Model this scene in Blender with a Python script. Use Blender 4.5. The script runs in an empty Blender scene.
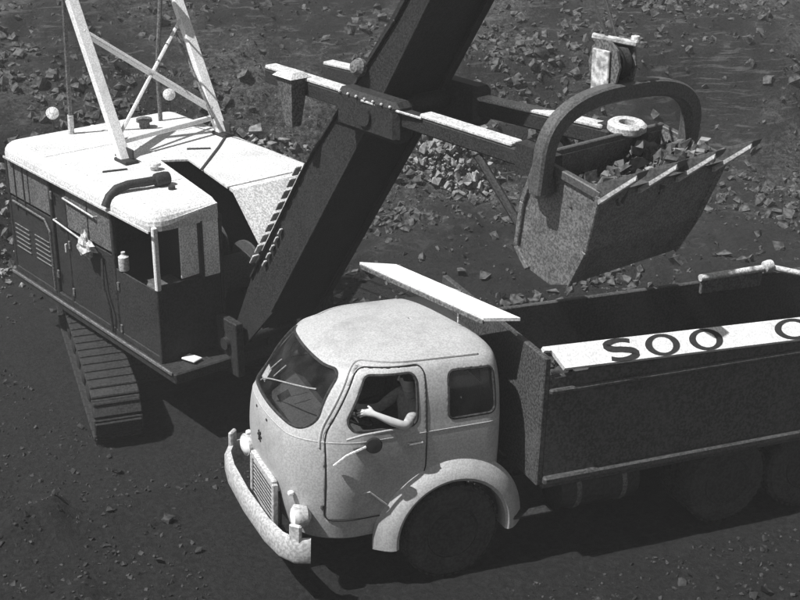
import bpy, bmesh, math, random
import numpy as np
from mathutils import Vector, Matrix, noise

random.seed(7)
R = math.radians
scene = bpy.context.scene
col = scene.collection

# ------------------------------------------------------------------ camera
cam_d = bpy.data.cameras.new('camera')
cam_d.sensor_width = 36.0
cam_d.lens = 63.0
cam_d.clip_end = 2000.0
cam = bpy.data.objects.new('camera', cam_d)
col.objects.link(cam)
cam.location = (0, 0, 8.25)
cam.rotation_euler = (R(90 - 22.5), 0, 0)
scene.camera = cam

# ------------------------------------------------------------------ light
FILL_HAZE = 0.0017                  # density of the air volume added to lift the dark tones
SUN_EL = 59.0
SUN_TO = (-1.0, -0.45)          # horizontal direction towards the sun
world = bpy.data.worlds.new('World')
scene.world = world
world.use_nodes = True
wn = world.node_tree
wn.nodes.clear()
sky = wn.nodes.new('ShaderNodeTexSky')
sky.sky_type = 'NISHITA'
sky.sun_disc = False
sky.sun_elevation = R(SUN_EL)
sky.sun_rotation = math.atan2(SUN_TO[0], SUN_TO[1])
bw = wn.nodes.new('ShaderNodeRGBToBW')      # the photograph is monochrome
bg = wn.nodes.new('ShaderNodeBackground')
bg.inputs['Strength'].default_value = 0.065
wo = wn.nodes.new('ShaderNodeOutputWorld')
wn.links.new(sky.outputs[0], bw.inputs[0])
wn.links.new(bw.outputs[0], bg.inputs['Color'])
wn.links.new(bg.outputs[0], wo.inputs[0])

sun_d = bpy.data.lights.new('sun', 'SUN')
sun_d.energy = 5.0
sun_d.angle = R(0.5)
sun_d.color = (1, 1, 1)
sun = bpy.data.objects.new('sun', sun_d)
col.objects.link(sun)
_h = Vector((SUN_TO[0], SUN_TO[1], 0)).normalized() * math.cos(R(SUN_EL))
_to = Vector((_h.x, _h.y, math.sin(R(SUN_EL))))
sun.rotation_euler = _to.to_track_quat('Z', 'Y').to_euler()
sun.location = _to * 60

scene.view_settings.view_transform = 'Standard'
scene.view_settings.look = 'None'
scene.view_settings.gamma = 1.0
scene.view_settings.use_curve_mapping = False
scene.view_settings.exposure = 0.5


# ------------------------------------------------------------------ materials
def mat(name, base, rough=0.6, metal=0.0, grain=0.25, gscale=90.0, dirt=0.0, dscale=1.5,
        dirt_col=0.03, bump=0.15, bscale=60.0, spec=0.4, chips=0.0):
    m = bpy.data.materials.new(name)
    m.use_nodes = True
    nt = m.node_tree
    N, L = nt.nodes, nt.links
    b = N['Principled BSDF']
    b.inputs['Metallic'].default_value = metal
    b.inputs['Specular IOR Level'].default_value = spec
    tc = N.new('ShaderNodeTexCoord')
    n1 = N.new('ShaderNodeTexNoise')
    n1.inputs['Scale'].default_value = gscale * 0.55
    n1.inputs['Detail'].default_value = 3
    L.new(tc.outputs['Object'], n1.inputs['Vector'])
    r1 = N.new('ShaderNodeValToRGB')
    lo, hi = base * (1 - grain), min(0.95, base * (1 + grain))
    r1.color_ramp.elements[0].position = 0.40
    r1.color_ramp.elements[1].position = 0.60
    r1.color_ramp.elements[0].color = (lo, lo, lo, 1)
    r1.color_ramp.elements[1].color = (hi, hi, hi, 1)
    L.new(n1.outputs['Fac'], r1.inputs['Fac'])
    out = r1.outputs['Color']
    if dirt > 0:
        n2 = N.new('ShaderNodeTexNoise')
        n2.inputs['Scale'].default_value = dscale
        n2.inputs['Detail'].default_value = 8
        n2.inputs['Roughness'].default_value = 0.7
        L.new(tc.outputs['Object'], n2.inputs['Vector'])
        r2 = N.new('ShaderNodeValToRGB')
        r2.color_ramp.elements[0].position = 0.48
        r2.color_ramp.elements[1].position = 0.75
        r2.color_ramp.elements[0].color = (0, 0, 0, 1)
        r2.color_ramp.elements[1].color = (dirt, dirt, dirt, 1)
        L.new(n2.outputs['Fac'], r2.inputs['Fac'])
        mx = N.new('ShaderNodeMixRGB')
        L.new(r2.outputs['Color'], mx.inputs['Fac'])
        L.new(out, mx.inputs['Color1'])
        mx.inputs['Color2'].default_value = (dirt_col, dirt_col, dirt_col, 1)
        out = mx.outputs['Color']
    if chips > 0:
        n3 = N.new('ShaderNodeTexNoise')
        n3.inputs['Scale'].default_value = 22
        n3.inputs['Detail'].default_value = 6
        n3.inputs['Roughness'].default_value = 0.75
        L.new(tc.outputs['Object'], n3.inputs['Vector'])
        r3 = N.new('ShaderNodeValToRGB')
        r3.color_ramp.elements[0].position = 0.64
        r3.color_ramp.elements[1].position = 0.68
        r3.color_ramp.elements[0].color = (0, 0, 0, 1)
        r3.color_ramp.elements[1].color = (chips, chips, chips, 1)
        L.new(n3.outputs['Fac'], r3.inputs['Fac'])
        mx = N.new('ShaderNodeMixRGB')
        L.new(r3.outputs['Color'], mx.inputs['Fac'])
        L.new(out, mx.inputs['Color1'])
        mx.inputs['Color2'].default_value = (0.05, 0.05, 0.05, 1) if base > 0.2 else (0.3, 0.3, 0.3, 1)
        out = mx.outputs['Color']
    L.new(out, b.inputs['Base Color'])
    # roughness breaks up a little
    mr = N.new('ShaderNodeMapRange')
    mr.inputs['To Min'].default_value = max(0.05, rough - 0.12)
    mr.inputs['To Max'].default_value = min(1.0, rough + 0.12)
    L.new(n1.outputs['Fac'], mr.inputs['Value'])
    L.new(mr.outputs['Result'], b.inputs['Roughness'])
    if bump > 0:
        n4 = N.new('ShaderNodeTexNoise')
        n4.inputs['Scale'].default_value = bscale
        n4.inputs['Detail'].default_value = 4
        L.new(tc.outputs['Object'], n4.inputs['Vector'])
        bp = N.new('ShaderNodeBump')
        bp.inputs['Strength'].default_value = bump
        bp.inputs['Distance'].default_value = 0.02
        L.new(n4.outputs['Fac'], bp.inputs['Height'])
        L.new(bp.outputs['Normal'], b.inputs['Normal'])
    return m


def glass_mat(name):
    m = bpy.data.materials.new(name)
    m.use_nodes = True
    nt = m.node_tree
    N, L = nt.nodes, nt.links
    N.remove(N['Principled BSDF'])
    tr = N.new('ShaderNodeBsdfTransparent')
    tr.inputs['Color'].default_value = (0.7, 0.7, 0.7, 1)
    gl = N.new('ShaderNodeBsdfGlossy')
    gl.inputs['Roughness'].default_value = 0.04
    gl.inputs['Color'].default_value = (0.7, 0.7, 0.7, 1)
    fr = N.new('ShaderNodeFresnel')
    fr.inputs['IOR'].default_value = 1.5
    ms = N.new('ShaderNodeMixShader')
    # thin film of coal dust on the pane
    df = N.new('ShaderNodeBsdfDiffuse')
    df.inputs['Color'].default_value = (0.15, 0.15, 0.15, 1)
    tc = N.new('ShaderNodeTexCoord')
    nz = N.new('ShaderNodeTexNoise')
    nz.inputs['Scale'].default_value = 5
    nz.inputs['Detail'].default_value = 6
    L.new(tc.outputs['Object'], nz.inputs['Vector'])
    mp = N.new('ShaderNodeMapRange')
    mp.inputs['From Min'].default_value = 0.35
    mp.inputs['From Max'].default_value = 0.75
    mp.inputs['To Min'].default_value = 0.0
    mp.inputs['To Max'].default_value = 0.12
    L.new(nz.outputs['Fac'], mp.inputs['Value'])
    m2 = N.new('ShaderNodeMixShader')
    L.new(fr.outputs[0], ms.inputs[0])
    L.new(tr.outputs[0], ms.inputs[1])
    L.new(gl.outputs[0], ms.inputs[2])
    L.new(mp.outputs[0], m2.inputs[0])
    L.new(ms.outputs[0], m2.inputs[1])
    L.new(df.outputs[0], m2.inputs[2])
    L.new(m2.outputs[0], N['Material Output'].inputs['Surface'])
    return m


M = {
    'coal': mat('coal', 0.028, 0.75, grain=0.7, gscale=14, bump=0.6, bscale=25, spec=0.3),
    'shale': mat('shale', 0.07, 0.9, grain=0.5, gscale=18, bump=0.5, bscale=30, spec=0.2),
    'stone': mat('stone', 0.2, 0.9, grain=0.35, gscale=14, bump=0.5, bscale=30, spec=0.2),
    'truck_paint': mat('truck_paint', 0.38, 0.45, grain=0.14, gscale=100, dirt=0.6, dscale=1.8, dirt_col=0.16,
                       bump=0.03, spec=0.45),
    'white': mat('white', 0.68, 0.65, grain=0.18, gscale=90, dirt=0.5, dscale=3.0, dirt_col=0.35, bump=0.08, chips=0.35),
    'roof_white': mat('roof_white', 0.56, 0.65, grain=0.30, gscale=75, dirt=0.55, dscale=1.4, dirt_col=0.25, bump=0.12,
                      bscale=9, chips=0.55),
    'light_steel': mat('light_steel', 0.52, 0.5, grain=0.3, gscale=80, dirt=0.7, dscale=5, dirt_col=0.15, bump=0.2, chips=0.5),
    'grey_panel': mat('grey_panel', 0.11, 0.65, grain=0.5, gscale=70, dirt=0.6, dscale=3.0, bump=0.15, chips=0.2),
    'front_panel': mat('front_panel', 0.74, 0.6, grain=0.3, gscale=75, dirt=0.3, dscale=3.0, dirt_col=0.2, bump=0.1),
    'dark_paint': mat('dark_paint', 0.024, 0.6, grain=0.5, gscale=60, dirt=0.5, dscale=2.5, dirt_col=0.05, bump=0.2, spec=0.25),
    'boom_steel': mat('boom_steel', 0.024, 0.6, grain=0.4, gscale=80, dirt=0.4, dscale=2.5, dirt_col=0.05, bump=0.3,
                      spec=0.25, chips=0.10),
    'dipper_steel': mat('dipper_steel', 0.13, 0.55, metal=0.1, grain=0.4, gscale=90, dirt=0.85, dscale=2.6, dirt_col=0.025,
                        bump=0.35, bscale=30, spec=0.4, chips=0.12),
    'bail_steel': mat('bail_steel', 0.07, 0.5, grain=0.3, gscale=90, dirt=0.3, dscale=4, dirt_col=0.12, bump=0.2, spec=0.4),
    'bed_paint': mat('bed_paint', 0.05, 0.6, grain=0.5, gscale=70, dirt=0.6, dscale=1.6, dirt_col=0.10, bump=0.2, spec=0.3),
    'rubber': mat('rubber', 0.03, 0.8, grain=0.4, gscale=60, dirt=0.5, dscale=6, dirt_col=0.08, bump=0.3, spec=0.2),
    'seam': mat('seam', 0.02, 0.8, grain=0.2, bump=0.0, spec=0.1),
    'chrome': mat('chrome', 0.75, 0.28, metal=0.7, grain=0.12, gscale=50, bump=0.03),
    'lens': mat('lens', 0.85, 0.12, grain=0.05, bump=0.05, spec=0.8),
    'bumper_paint': mat('bumper_paint', 0.42, 0.5, grain=0.25, gscale=60, dirt=0.4, dscale=5, dirt_col=0.2, bump=0.1),
    'mottled_pale': mat('mottled_pale', 0.5, 0.7, grain=0.4, gscale=30, dirt=0.9, dscale=9, dirt_col=0.07, bump=0.4, bscale=18, chips=0.6),
    'slat_paint': mat('slat_paint', 0.26, 0.5, grain=0.2, bump=0.05),
    'interior': mat('interior', 0.06, 0.8, grain=0.3, bump=0.1),
    'leather': mat('leather', 0.08, 0.6, grain=0.3, gscale=40, bump=0.2),
    'skin': mat('skin', 0.48, 0.6, grain=0.08, gscale=30, bump=0.05),
    'shirt': mat('shirt', 0.34, 0.9, grain=0.15, gscale=60, dirt=0.4, dscale=6, dirt_col=0.15, bump=0.3, bscale=25),
    'trousers': mat('trousers', 0.07, 0.9, grain=0.2, bump=0.3, bscale=25),
    'cap': mat('cap', 0.07, 0.9, grain=0.2, bump=0.2),
    'rope': mat('rope', 0.05, 0.7, grain=0.4, gscale=200, bump=0.4, bscale=150),
    'letter': mat('letter', 0.018, 0.85, grain=0.3, gscale=80, bump=0.05),
    'wood': mat('wood', 0.3, 0.85, grain=0.4, gscale=30, bump=0.3),
    'cloth': mat('cloth', 0.62, 0.95, grain=0.2, gscale=25, bump=0.3),
    'glass': glass_mat('glass'),
}


def ground_material():
    m = bpy.data.materials.new('ground')
    m.use_nodes = True
    nt = m.node_tree
    N, L = nt.nodes, nt.links
    b = N['Principled BSDF']
    b.inputs['Roughness'].default_value = 0.85
    b.inputs['Specular IOR Level'].default_value = 0.25
    tc = N.new('ShaderNodeTexCoord')
    geo = N.new('ShaderNodeNewGeometry')

    def nz(scale, detail, rough=0.6, vec=None):
        n = N.new('ShaderNodeTexNoise')
        n.inputs['Scale'].default_value = scale
        n.inputs['Detail'].default_value = detail
        n.inputs['Roughness'].default_value = rough
        L.new(vec or tc.outputs['Object'], n.inputs['Vector'])
        return n.outputs['Fac']

    def ramp(src, p0, c0, p1, c1):
        r = N.new('ShaderNodeValToRGB')
        r.color_ramp.elements[0].position = p0
        r.color_ramp.elements[1].position = p1
        r.color_ramp.elements[0].color = (c0, c0, c0, 1)
        r.color_ramp.elements[1].color = (c1, c1, c1, 1)
        L.new(src, r.inputs['Fac'])
        return r.outputs['Color']

    def mix(fac, a, c):
        x = N.new('ShaderNodeMixRGB')
        L.new(fac, x.inputs['Fac'])
        L.new(a, x.inputs['Color1'])
        L.new(c, x.inputs['Color2'])
        return x.outputs['Color']
    coal = ramp(nz(16, 6, 0.75), 0.40, 0.005, 0.66, 0.021)
    clay = ramp(nz(9, 9, 0.85), 0.44, 0.006, 0.62, 0.11)
    patch = ramp(nz(0.22, 6, 0.6), 0.46, 0.0, 0.62, 1.0)
    # shale overburden lies only on the bank beyond the working
    sx = N.new('ShaderNodeSeparateXYZ')
    L.new(tc.outputs['Object'], sx.inputs[0])
    mr = N.new('ShaderNodeMapRange')
    mr.inputs['From Min'].default_value = 25.0
    mr.inputs['From Max'].default_value = 31.0
    L.new(sx.outputs['Y'], mr.inputs['Value'])
    pm = N.new('ShaderNodeMath')
    pm.operation = 'MULTIPLY'
    L.new(patch, pm.inputs[0])
    L.new(mr.outputs[0], pm.inputs[1])
    patch = pm.outputs[0]
    c1 = mix(patch, coal, clay)
    # flecks of pale stone and dust
    fl = ramp(nz(13, 4, 0.7), 0.64, 0.0, 0.69, 1.0)
    wh = N.new('ShaderNodeRGB')
    wh.outputs[0].default_value = (0.26, 0.26, 0.26, 1)
    fl2 = N.new('ShaderNodeMath')
    fl2.operation = 'MULTIPLY'
    L.new(fl, fl2.inputs[0])
    L.new(patch, fl2.inputs[1])
    c2 = mix(fl2.outputs[0], c1, wh.outputs[0])
    # bedding lines on the cut face
    mp = N.new('ShaderNodeMapping')
    mp.inputs['Scale'].default_value = (0.5, 0.5, 9.0)
    L.new(tc.outputs['Object'], mp.inputs['Vector'])
    st = ramp(nz(1.6, 8, 0.75, mp.outputs[0]), 0.55, 0.0, 0.60, 0.6)
    pale = N.new('ShaderNodeRGB')
    pale.outputs[0].default_value = (0.09, 0.09, 0.09, 1)
    sm_ = N.new('ShaderNodeMath')
    sm_.operation = 'MULTIPLY'
    L.new(st, sm_.inputs[0])
    L.new(mr.outputs[0], sm_.inputs[1])
    c3 = mix(sm_.outputs[0], c2, pale.outputs[0])
    L.new(c3, b.inputs['Base Color'])
    bp = N.new('ShaderNodeBump')
    bp.inputs['Strength'].default_value = 0.9
    bp.inputs['Distance'].default_value = 0.08
    L.new(nz(11, 8, 0.7), bp.inputs['Height'])
    L.new(bp.outputs['Normal'], b.inputs['Normal'])
    return m


M['ground'] = ground_material()


# ------------------------------------------------------------------ mesh helpers
class MB:
    def __init__(self):
        self.v = []
        self.f = []

    def add(self, vs, fs):
        o = len(self.v)
        self.v += [tuple(p) for p in vs]
        self.f += [tuple(i + o for i in f) for f in fs]
        return self

    def hull(self, pts):
        bm = bmesh.new()
        for p in pts:
            bm.verts.new(p)
        bmesh.ops.convex_hull(bm, input=bm.verts)
        bm.verts.ensure_lookup_table()
        bm.verts.index_update()
        bmesh.ops.delete(bm, geom=[q for q in bm.verts if not q.link_faces], context='VERTS')
        bmesh.ops.dissolve_limit(bm, angle_limit=0.02, verts=bm.verts, edges=bm.edges)
        bm.verts.index_update()
        self.add([q.co for q in bm.verts], [[q.index for q in f.verts] for f in bm.faces])
        bm.free()
        return self

    def box(self, c, s, mtx=None, ch=0.012):
        hx, hy, hz = s[0] / 2, s[1] / 2, s[2] / 2
        ch = min(ch, hx * .6, hy * .6, hz * .6)
        pts = []
        for a in (-1, 1):
            for b in (-1, 1):
                for d in (-1, 1):
                    pts += [(a * hx, b * (hy - ch), d * (hz - ch)), (a * (hx - ch), b * hy, d * (hz - ch)),
                            (a * (hx - ch), b * (hy - ch), d * hz)]
        c = Vector(c)
        return self.hull([c + (mtx @ Vector(p) if mtx else Vector(p)) for p in pts])

    def bar(self, a, b, w, h, up=(0, 0, 1), ch=0.01):
        """box beam from a to b; w across, h along 'up'"""
        a, b = Vector(a), Vector(b)
        x = (b - a)
        ln = x.length
        x.normalize()
        y = Vector(up).cross(x).normalized()
        z = x.cross(y)
        m = Matrix((x, y, z)).transposed()
        return self.box((a + b) / 2, (ln, w, h), m, ch)

    def tube(self, pts, r, n=8, closed=False, caps=True):
        pts = [Vector(p) for p in pts]
        k = len(pts)
        rs = r if isinstance(r, (list, tuple)) else [r] * k
        vs, fs = [], []
        ref = None
        for i in range(k):
            if closed:
                t = pts[(i + 1) % k] - pts[i - 1]
            else:
                t = pts[min(i + 1, k - 1)] - pts[max(i - 1, 0)]
            t.normalize()
            if ref is None:
                ref = Vector((0, 0, 1)) if abs(t.z) < .9 else Vector((1, 0, 0))
            u = (ref - t * ref.dot(t)).normalized()
            ref = u
            w = t.cross(u)
            for j in range(n):
                a = 2 * math.pi * j / n
                vs.append(pts[i] + (u * math.cos(a) + w * math.sin(a)) * rs[i])
        for i in range(k if closed else k - 1):
            for j in range(n):
                a, b = i * n + j, i * n + (j + 1) % n
                c, d = ((i + 1) % k) * n + (j + 1) % n, ((i + 1) % k) * n + j
                fs.append((a, b, c, d))
        if caps and not closed:
            fs.append(tuple(reversed(range(n))))
            fs.append(tuple(range((k - 1) * n, k * n)))
        return self.add(vs, fs)

    def lathe(self, prof, c, axis, n=32):
        """prof: list of (r, h) along the axis from c"""
        c, ax = Vector(c), Vector(axis).normalized()
        ref = Vector((0, 0, 1)) if abs(ax.z) < .9 else Vector((1, 0, 0))
        u = (ref - ax * ref.dot(ax)).normalized()
        w = ax.cross(u)
        vs, fs = [], []
        for r_, h in prof:
            for j in range(n):
                a = 2 * math.pi * j / n
                vs.append(c + ax * h + (u * math.cos(a) + w * math.sin(a)) * r_)
        for i in range(len(prof) - 1):
            for j in range(n):
                fs.append((i * n + j, i * n + (j + 1) % n, (i + 1) * n + (j + 1) % n, (i + 1) * n + j))
        if prof[0][0] > 1e-5:
            fs.append(tuple(reversed(range(n))))
        if prof[-1][0] > 1e-5:
            fs.append(tuple(range((len(prof) - 1) * n, len(prof) * n)))
        return self.add(vs, fs)

    def prism(self, poly, f3):
        """poly: 2D outline; f3(p, k) -> 3D point for k = 0 / 1 (the two faces)"""
        n = len(poly)
        vs = [f3(p, 0) for p in poly] + [f3(p, 1) for p in poly]
        fs = [tuple(reversed(range(n))), tuple(range(n, 2 * n))]
        for i in range(n):
            j = (i + 1) % n
            fs.append((i, j, n + j, n + i))
        return self.add(vs, fs)

    def mesh(self, name, m, smooth=False):
        me = bpy.data.meshes.new(name)
        me.from_pydata([tuple(p) for p in self.v], [], self.f)
        bm = bmesh.new()
        bm.from_mesh(me)
        bmesh.ops.recalc_face_normals(bm, faces=bm.faces)
        bm.to_mesh(me)
        bm.free()
        if m:
            me.materials.append(M[m])
        if smooth:
            me.polygons.foreach_set('use_smooth', [True] * len(me.polygons))
            try:
                me.set_sharp_from_angle(angle=R(38))
            except Exception:
                pass
        return me

    def build(self, name, m, parent=None, smooth=False):
        return link(name, self.mesh(name, m, smooth), parent)


def link(name, me, parent=None):
    o = bpy.data.objects.new(name, me)
    col.objects.link(o)
    if parent:
        o.parent = parent
    return o


def empty(name, loc, rot, label, cat, group=None):
    o = bpy.data.objects.new(name, None)
    col.objects.link(o)
    o.location = loc
    o.rotation_euler = rot
    tag(o, label, cat, group)
    return o


def tag(o, label, cat, group=None):
    o['label'] = label
    o['category'] = cat
    if group:
        o['group'] = group
    return o


def smoothstep(a, b, x):
    t = max(0.0, min(1.0, (x - a) / (b - a)))
    return t * t * (3 - 2 * t)


# ------------------------------------------------------------------ poses
TR_LOC, TR_YAW, TR_TILT = Vector((0.0997, 13.3945, 0)), R(23), R(2.0)
SH_LOC, SH_YAW, SH_SIZE = Vector((-2.2863, 19.986, -1.8325)), R(-51), 1.09
TM = Matrix.Translation(TR_LOC) @ Matrix.Rotation(TR_YAW, 4, 'Z') @ Matrix.Rotation(TR_TILT, 4, 'Y')
TMI = TM.inverted()
SM = Matrix.Translation(SH_LOC) @ Matrix.Rotation(SH_YAW, 4, 'Z') @ Matrix.Scale(SH_SIZE, 4)
SMI = SM.inverted()


# ------------------------------------------------------------------ ground
def terrain(x, y):
    t = TMI @ Vector((x, y, 0))
    q = t.y                                     # distance on the far side of the truck
    base = -0.035 * max(-6.0, min(9.0, t.x))    # haul road falls gently to the right
    pit = SH_LOC.z
    k = smoothstep(1.55, 4.0, q)
    k *= 1 - 0.0 * x
    z = base * (1 - k) + pit * k
    # the cut bank behind
    n1 = noise.fractal(Vector((x * .12, y * .12, 3.1)), 1.0, 2.0, 4)
    d = q + 2.2 * n1
    z += 2.6 * smoothstep(13.5, 17.5, d) + 0.16 * max(0, min(d, 60) - 18) + 1.2 * smoothstep(24, 26.5, d)
    s = SMI @ Vector((x, y, 0))
    pad = smoothstep(3.4, 5.2, math.hypot((s.x + 1.8) * .9, s.y))     # levelled under the tracks
    road = smoothstep(1.6, 3.0, abs(q)) if -3.5 < t.x < 9 else 1.0
    amp = min(pad, road)
    rough = 0.30 * noise.fractal(Vector((x * .45, y * .45, 0)), 1.0, 2.1, 5)
    fine = 0.09 * noise.fractal(Vector((x * 2.3, y * 2.3, 9)), 1.0, 2.1, 4)
    bank = smoothstep(12.5, 16, q)
    z += bank * 0.16 * noise.fractal(Vector((x * 1.3, y * 1.3, 4)), 0.9, 2.1, 5)
    z += rough * amp + fine * (0.25 + 0.75 * amp)
    if -9 < t.x < 7.5:      # ruts worn by the truck wheels
        z -= 0.055 * math.exp(-((abs(q) - .96) / .17) ** 2) * (0.6 + 0.4 * math.sin(t.x * 21.0)) * smoothstep(-9, -6, t.x)
    if q < -4:
        z -= 0.10 * min(20, -4 - q)
    return z


def axis_pts(lo, hi, dense_lo, dense_hi, step):
    a = list(np.arange(dense_lo, dense_hi + 1e-6, step))
    s, p = step, dense_lo
    left = []
    while p > lo:
        s *= 1.25
        p -= s
        left.append(p)
    s, p = step, dense_hi
    right = []
    while p < hi:
        s *= 1.25
        p += s
        right.append(p)
    return left[::-1] + a + right


xs = axis_pts(-300, 300, -14, 16, 0.13)
ys = axis_pts(-200, 500, 9, 46, 0.13)
gv = [(x, y, terrain(x, y)) for y in ys for x in xs]
nx = len(xs)
gf = [(j * nx + i, j * nx + i + 1, (j + 1) * nx + i + 1, (j + 1) * nx + i)
      for j in range(len(ys) - 1) for i in range(nx - 1)]
gme = bpy.data.meshes.new('ground')
gme.from_pydata(gv, [], gf)
gme.materials.append(M['ground'])
gme.polygons.foreach_set('use_smooth', [True] * len(gme.polygons))
ground = link('ground', gme)
ground['kind'] = 'structure'

# lumps --------------------------------------------------------------
ICO_V = np.array([(-1, -1, -1), (1, -1, -1), (1, 1, -1), (-1, 1, -1), (-1, -1, 1), (1, -1, 1), (1, 1, 1), (-1, 1, 1)]) * .75
ICO_F = np.array([(0, 2, 1), (0, 3, 2), (4, 5, 6), (4, 6, 7), (0, 1, 5), (0, 5, 4), (1, 2, 6), (1, 6, 5), (2, 3, 7), (2, 7, 6),
                  (3, 0, 4), (3, 4, 7)])


def lump_mesh(name, spots, m, seed=1):
    """spots: list of (x, y, z, size); one joined mesh of angular broken lumps"""
    rng = np.random.default_rng(seed)
    n = len(spots)
    V = np.repeat(ICO_V[None], n, 0) * rng.uniform(.30, 1.3, (n, 8, 3))
    sc = rng.uniform(.6, 1.25, (n, 1, 3)) * np.array([1, 1, .75])
    a = rng.uniform(0, 6.283, n)
    V = V * sc
    b = rng.uniform(-.8, .8, n)
    cb, sb = np.cos(b), np.sin(b)
    V = np.stack([V[..., 0], V[..., 1] * cb[:, None] - V[..., 2] * sb[:, None],
                  V[..., 1] * sb[:, None] + V[..., 2] * cb[:, None]], -1)
    g = rng.uniform(-1.2, 1.2, n)
    cg, sg = np.cos(g), np.sin(g)
    V = np.stack([V[..., 0] * cg[:, None] + V[..., 2] * sg[:, None], V[..., 1], V[..., 2] * cg[:, None] - V[..., 0] * sg[:, None]], -1)
    c, s = np.cos(a), np.sin(a)
    V = np.stack([V[..., 0] * c[:, None] - V[..., 1] * s[:, None], V[..., 0] * s[:, None] + V[..., 1] * c[:, None], V[..., 2]], -1)
    S = np.array(spots)
    V = V * S[:, 3][:, None, None] + S[:, :3][:, None, :]
    Fc = (ICO_F[None] + (np.arange(n) * 8)[:, None, None]).reshape(-1, 3)
    me = bpy.data.meshes.new(name)
    me.vertices.add(n * 8)
    me.vertices.foreach_set('co', V.reshape(-1).astype(np.float32))
    me.loops.add(len(Fc) * 3)
    me.loops.foreach_set('vertex_index', Fc.reshape(-1).astype(np.int32))
    me.polygons.add(len(Fc))
    me.polygons.foreach_set('loop_start', np.arange(0, len(Fc) * 3, 3, dtype=np.int32))
    me.polygons.foreach_set('loop_total', np.full(len(Fc), 3, dtype=np.int32))
    me.polygons.foreach_set('use_smooth', np.zeros(len(Fc), dtype=bool))
    me.update(calc_edges=True)
    me.validate()
    me.materials.append(M[m])
    return me


def on_shovel(x, y):
    s = SMI @ Vector((x, y, 0))
    return -4.9 < s.x < 1.2 and abs(s.y) < 2.3


def on_truck(x, y):
    t = TMI @ Vector((x, y, 0))
    return -2.3 < t.x < 7 and abs(t.y) < 1.5


def scatter(n, x0, x1, y0, y1, s0, s1, seed, dens=None, power=3.0):
    rng = random.Random(seed)
    out = []
    while len(out) < n:
        x, y = rng.uniform(x0, x1), rng.uniform(y0, y1)
        if on_shovel(x, y) or on_truck(x, y):
            continue
        if dens and rng.random() > dens(x, y):
            continue
        s = s0 + (s1 - s0) * rng.random() ** power
        out.append((x, y, terrain(x, y) + s * .25, s))
    return out


def dens_patch(x, y):
    v = noise.fractal(Vector((x * .25, y * .25, 5)), 1.0, 2.0, 4)
    return smoothstep(-.1, .55, v) + .05


def pile(cx, cy, rx, ry, n, s0, s1, h, seed):
    rng = random.Random(seed)
    out = []
    for _ in range(n):
        a, d = rng.uniform(0, 6.283), rng.random() ** .7
        x, y = cx + rx * d * math.cos(a), cy + ry * d * math.sin(a)
        s = s0 + (s1 - s0) * rng.random() ** 2.5
        out.append((x, y, terrain(x, y) + h * (1 - d) * rng.uniform(.5, 1) + s * .2, s))
    return out


def stuff(name, spots, m, label, cat, seed=1):
    o = link(name, lump_mesh(name, spots, m, seed))
    o['kind'] = 'stuff'
    tag(o, label, cat)
    return o


stuff('coal_lumps', scatter(11000, -13, 15, 10, 42, .010, .07, 3, None, 3.0) + scatter(16000, -9, 8, 10, 22, .006, .035, 13, None, 3.0), 'coal',
      'black broken coal lumps strewn all over the pit floor', 'coal', 3)
stuff('shale_rubble', scatter(14000, -13, 16, 24, 44, .015, .17, 5, dens_patch, 4.0), 'shale',
      'grey shale rubble strewn over the far bank', 'rubble', 5)
stuff('pale_rubble', pile(-2.55, 29.9, 1.25, .6, 260, .03, .15, .3, 31) + pile(1.15, 31.2, 1.25, .7, 420, .03, .16, .4, 32)
      + pile(-7.6, 26.4, .8, 1.6, 160, .02, .10, .2, 34), 'stone',
      'pale broken stone heaped at the foot of the far bank', 'rubble', 6)

# ------------------------------------------------------------------ the truck
truck = empty('dump_truck', TR_LOC, (0, TR_TILT, TR_YAW),
              'light grey cab-over coal truck with dark dump box and white lettered side board', 'truck')

# cab surface: height slices of a rounded plan
CK = [  # z, front, rear, half width, corner x, corner y, bulge
    (0.60, -1.44, .56, .93, .45, .35, .12), (0.90, -1.50, .58, .97, .5, .4, .14), (1.25, -1.54, .58, .99, .55, .45, .15),
    (1.60, -1.52, .58, .99, .6, .48, .16), (1.78, -1.46, .58, .975, .6, .48, .16), (2.05, -1.31, .57, .94, .6, .47, .15),
    (2.27, -1.15, .55, .87, .58, .46, .13), (2.365, -1.02, .51, .79, .56, .44, .11), (2.42, -.85, .44, .67, .52, .40, .08),
    (2.455, -.65, .34, .51, .45, .32, .06), (2.478, -.42, .2, .32, .28, .22, .04), (2.485, -.1, -.08, .02, .009, .009, 0.0)]
NK = len(CK) - 1


def cab_par(t):
    f = max(0.0, min(1.0, t)) * NK
    i = min(int(f), NK - 1)
    u = f - i
    p0, p1, p2, p3 = CK[max(i - 1, 0)], CK[i], CK[i + 1], CK[min(i + 2, NK)]
    return [.5 * ((2 * b) + (-a + c) * u + (2 * a - 5 * b + 4 * c - d) * u * u + (-a + 3 * b - 3 * c + d) * u ** 3)
            for a, b, c, d in zip(p0, p1, p2, p3)]


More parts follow.
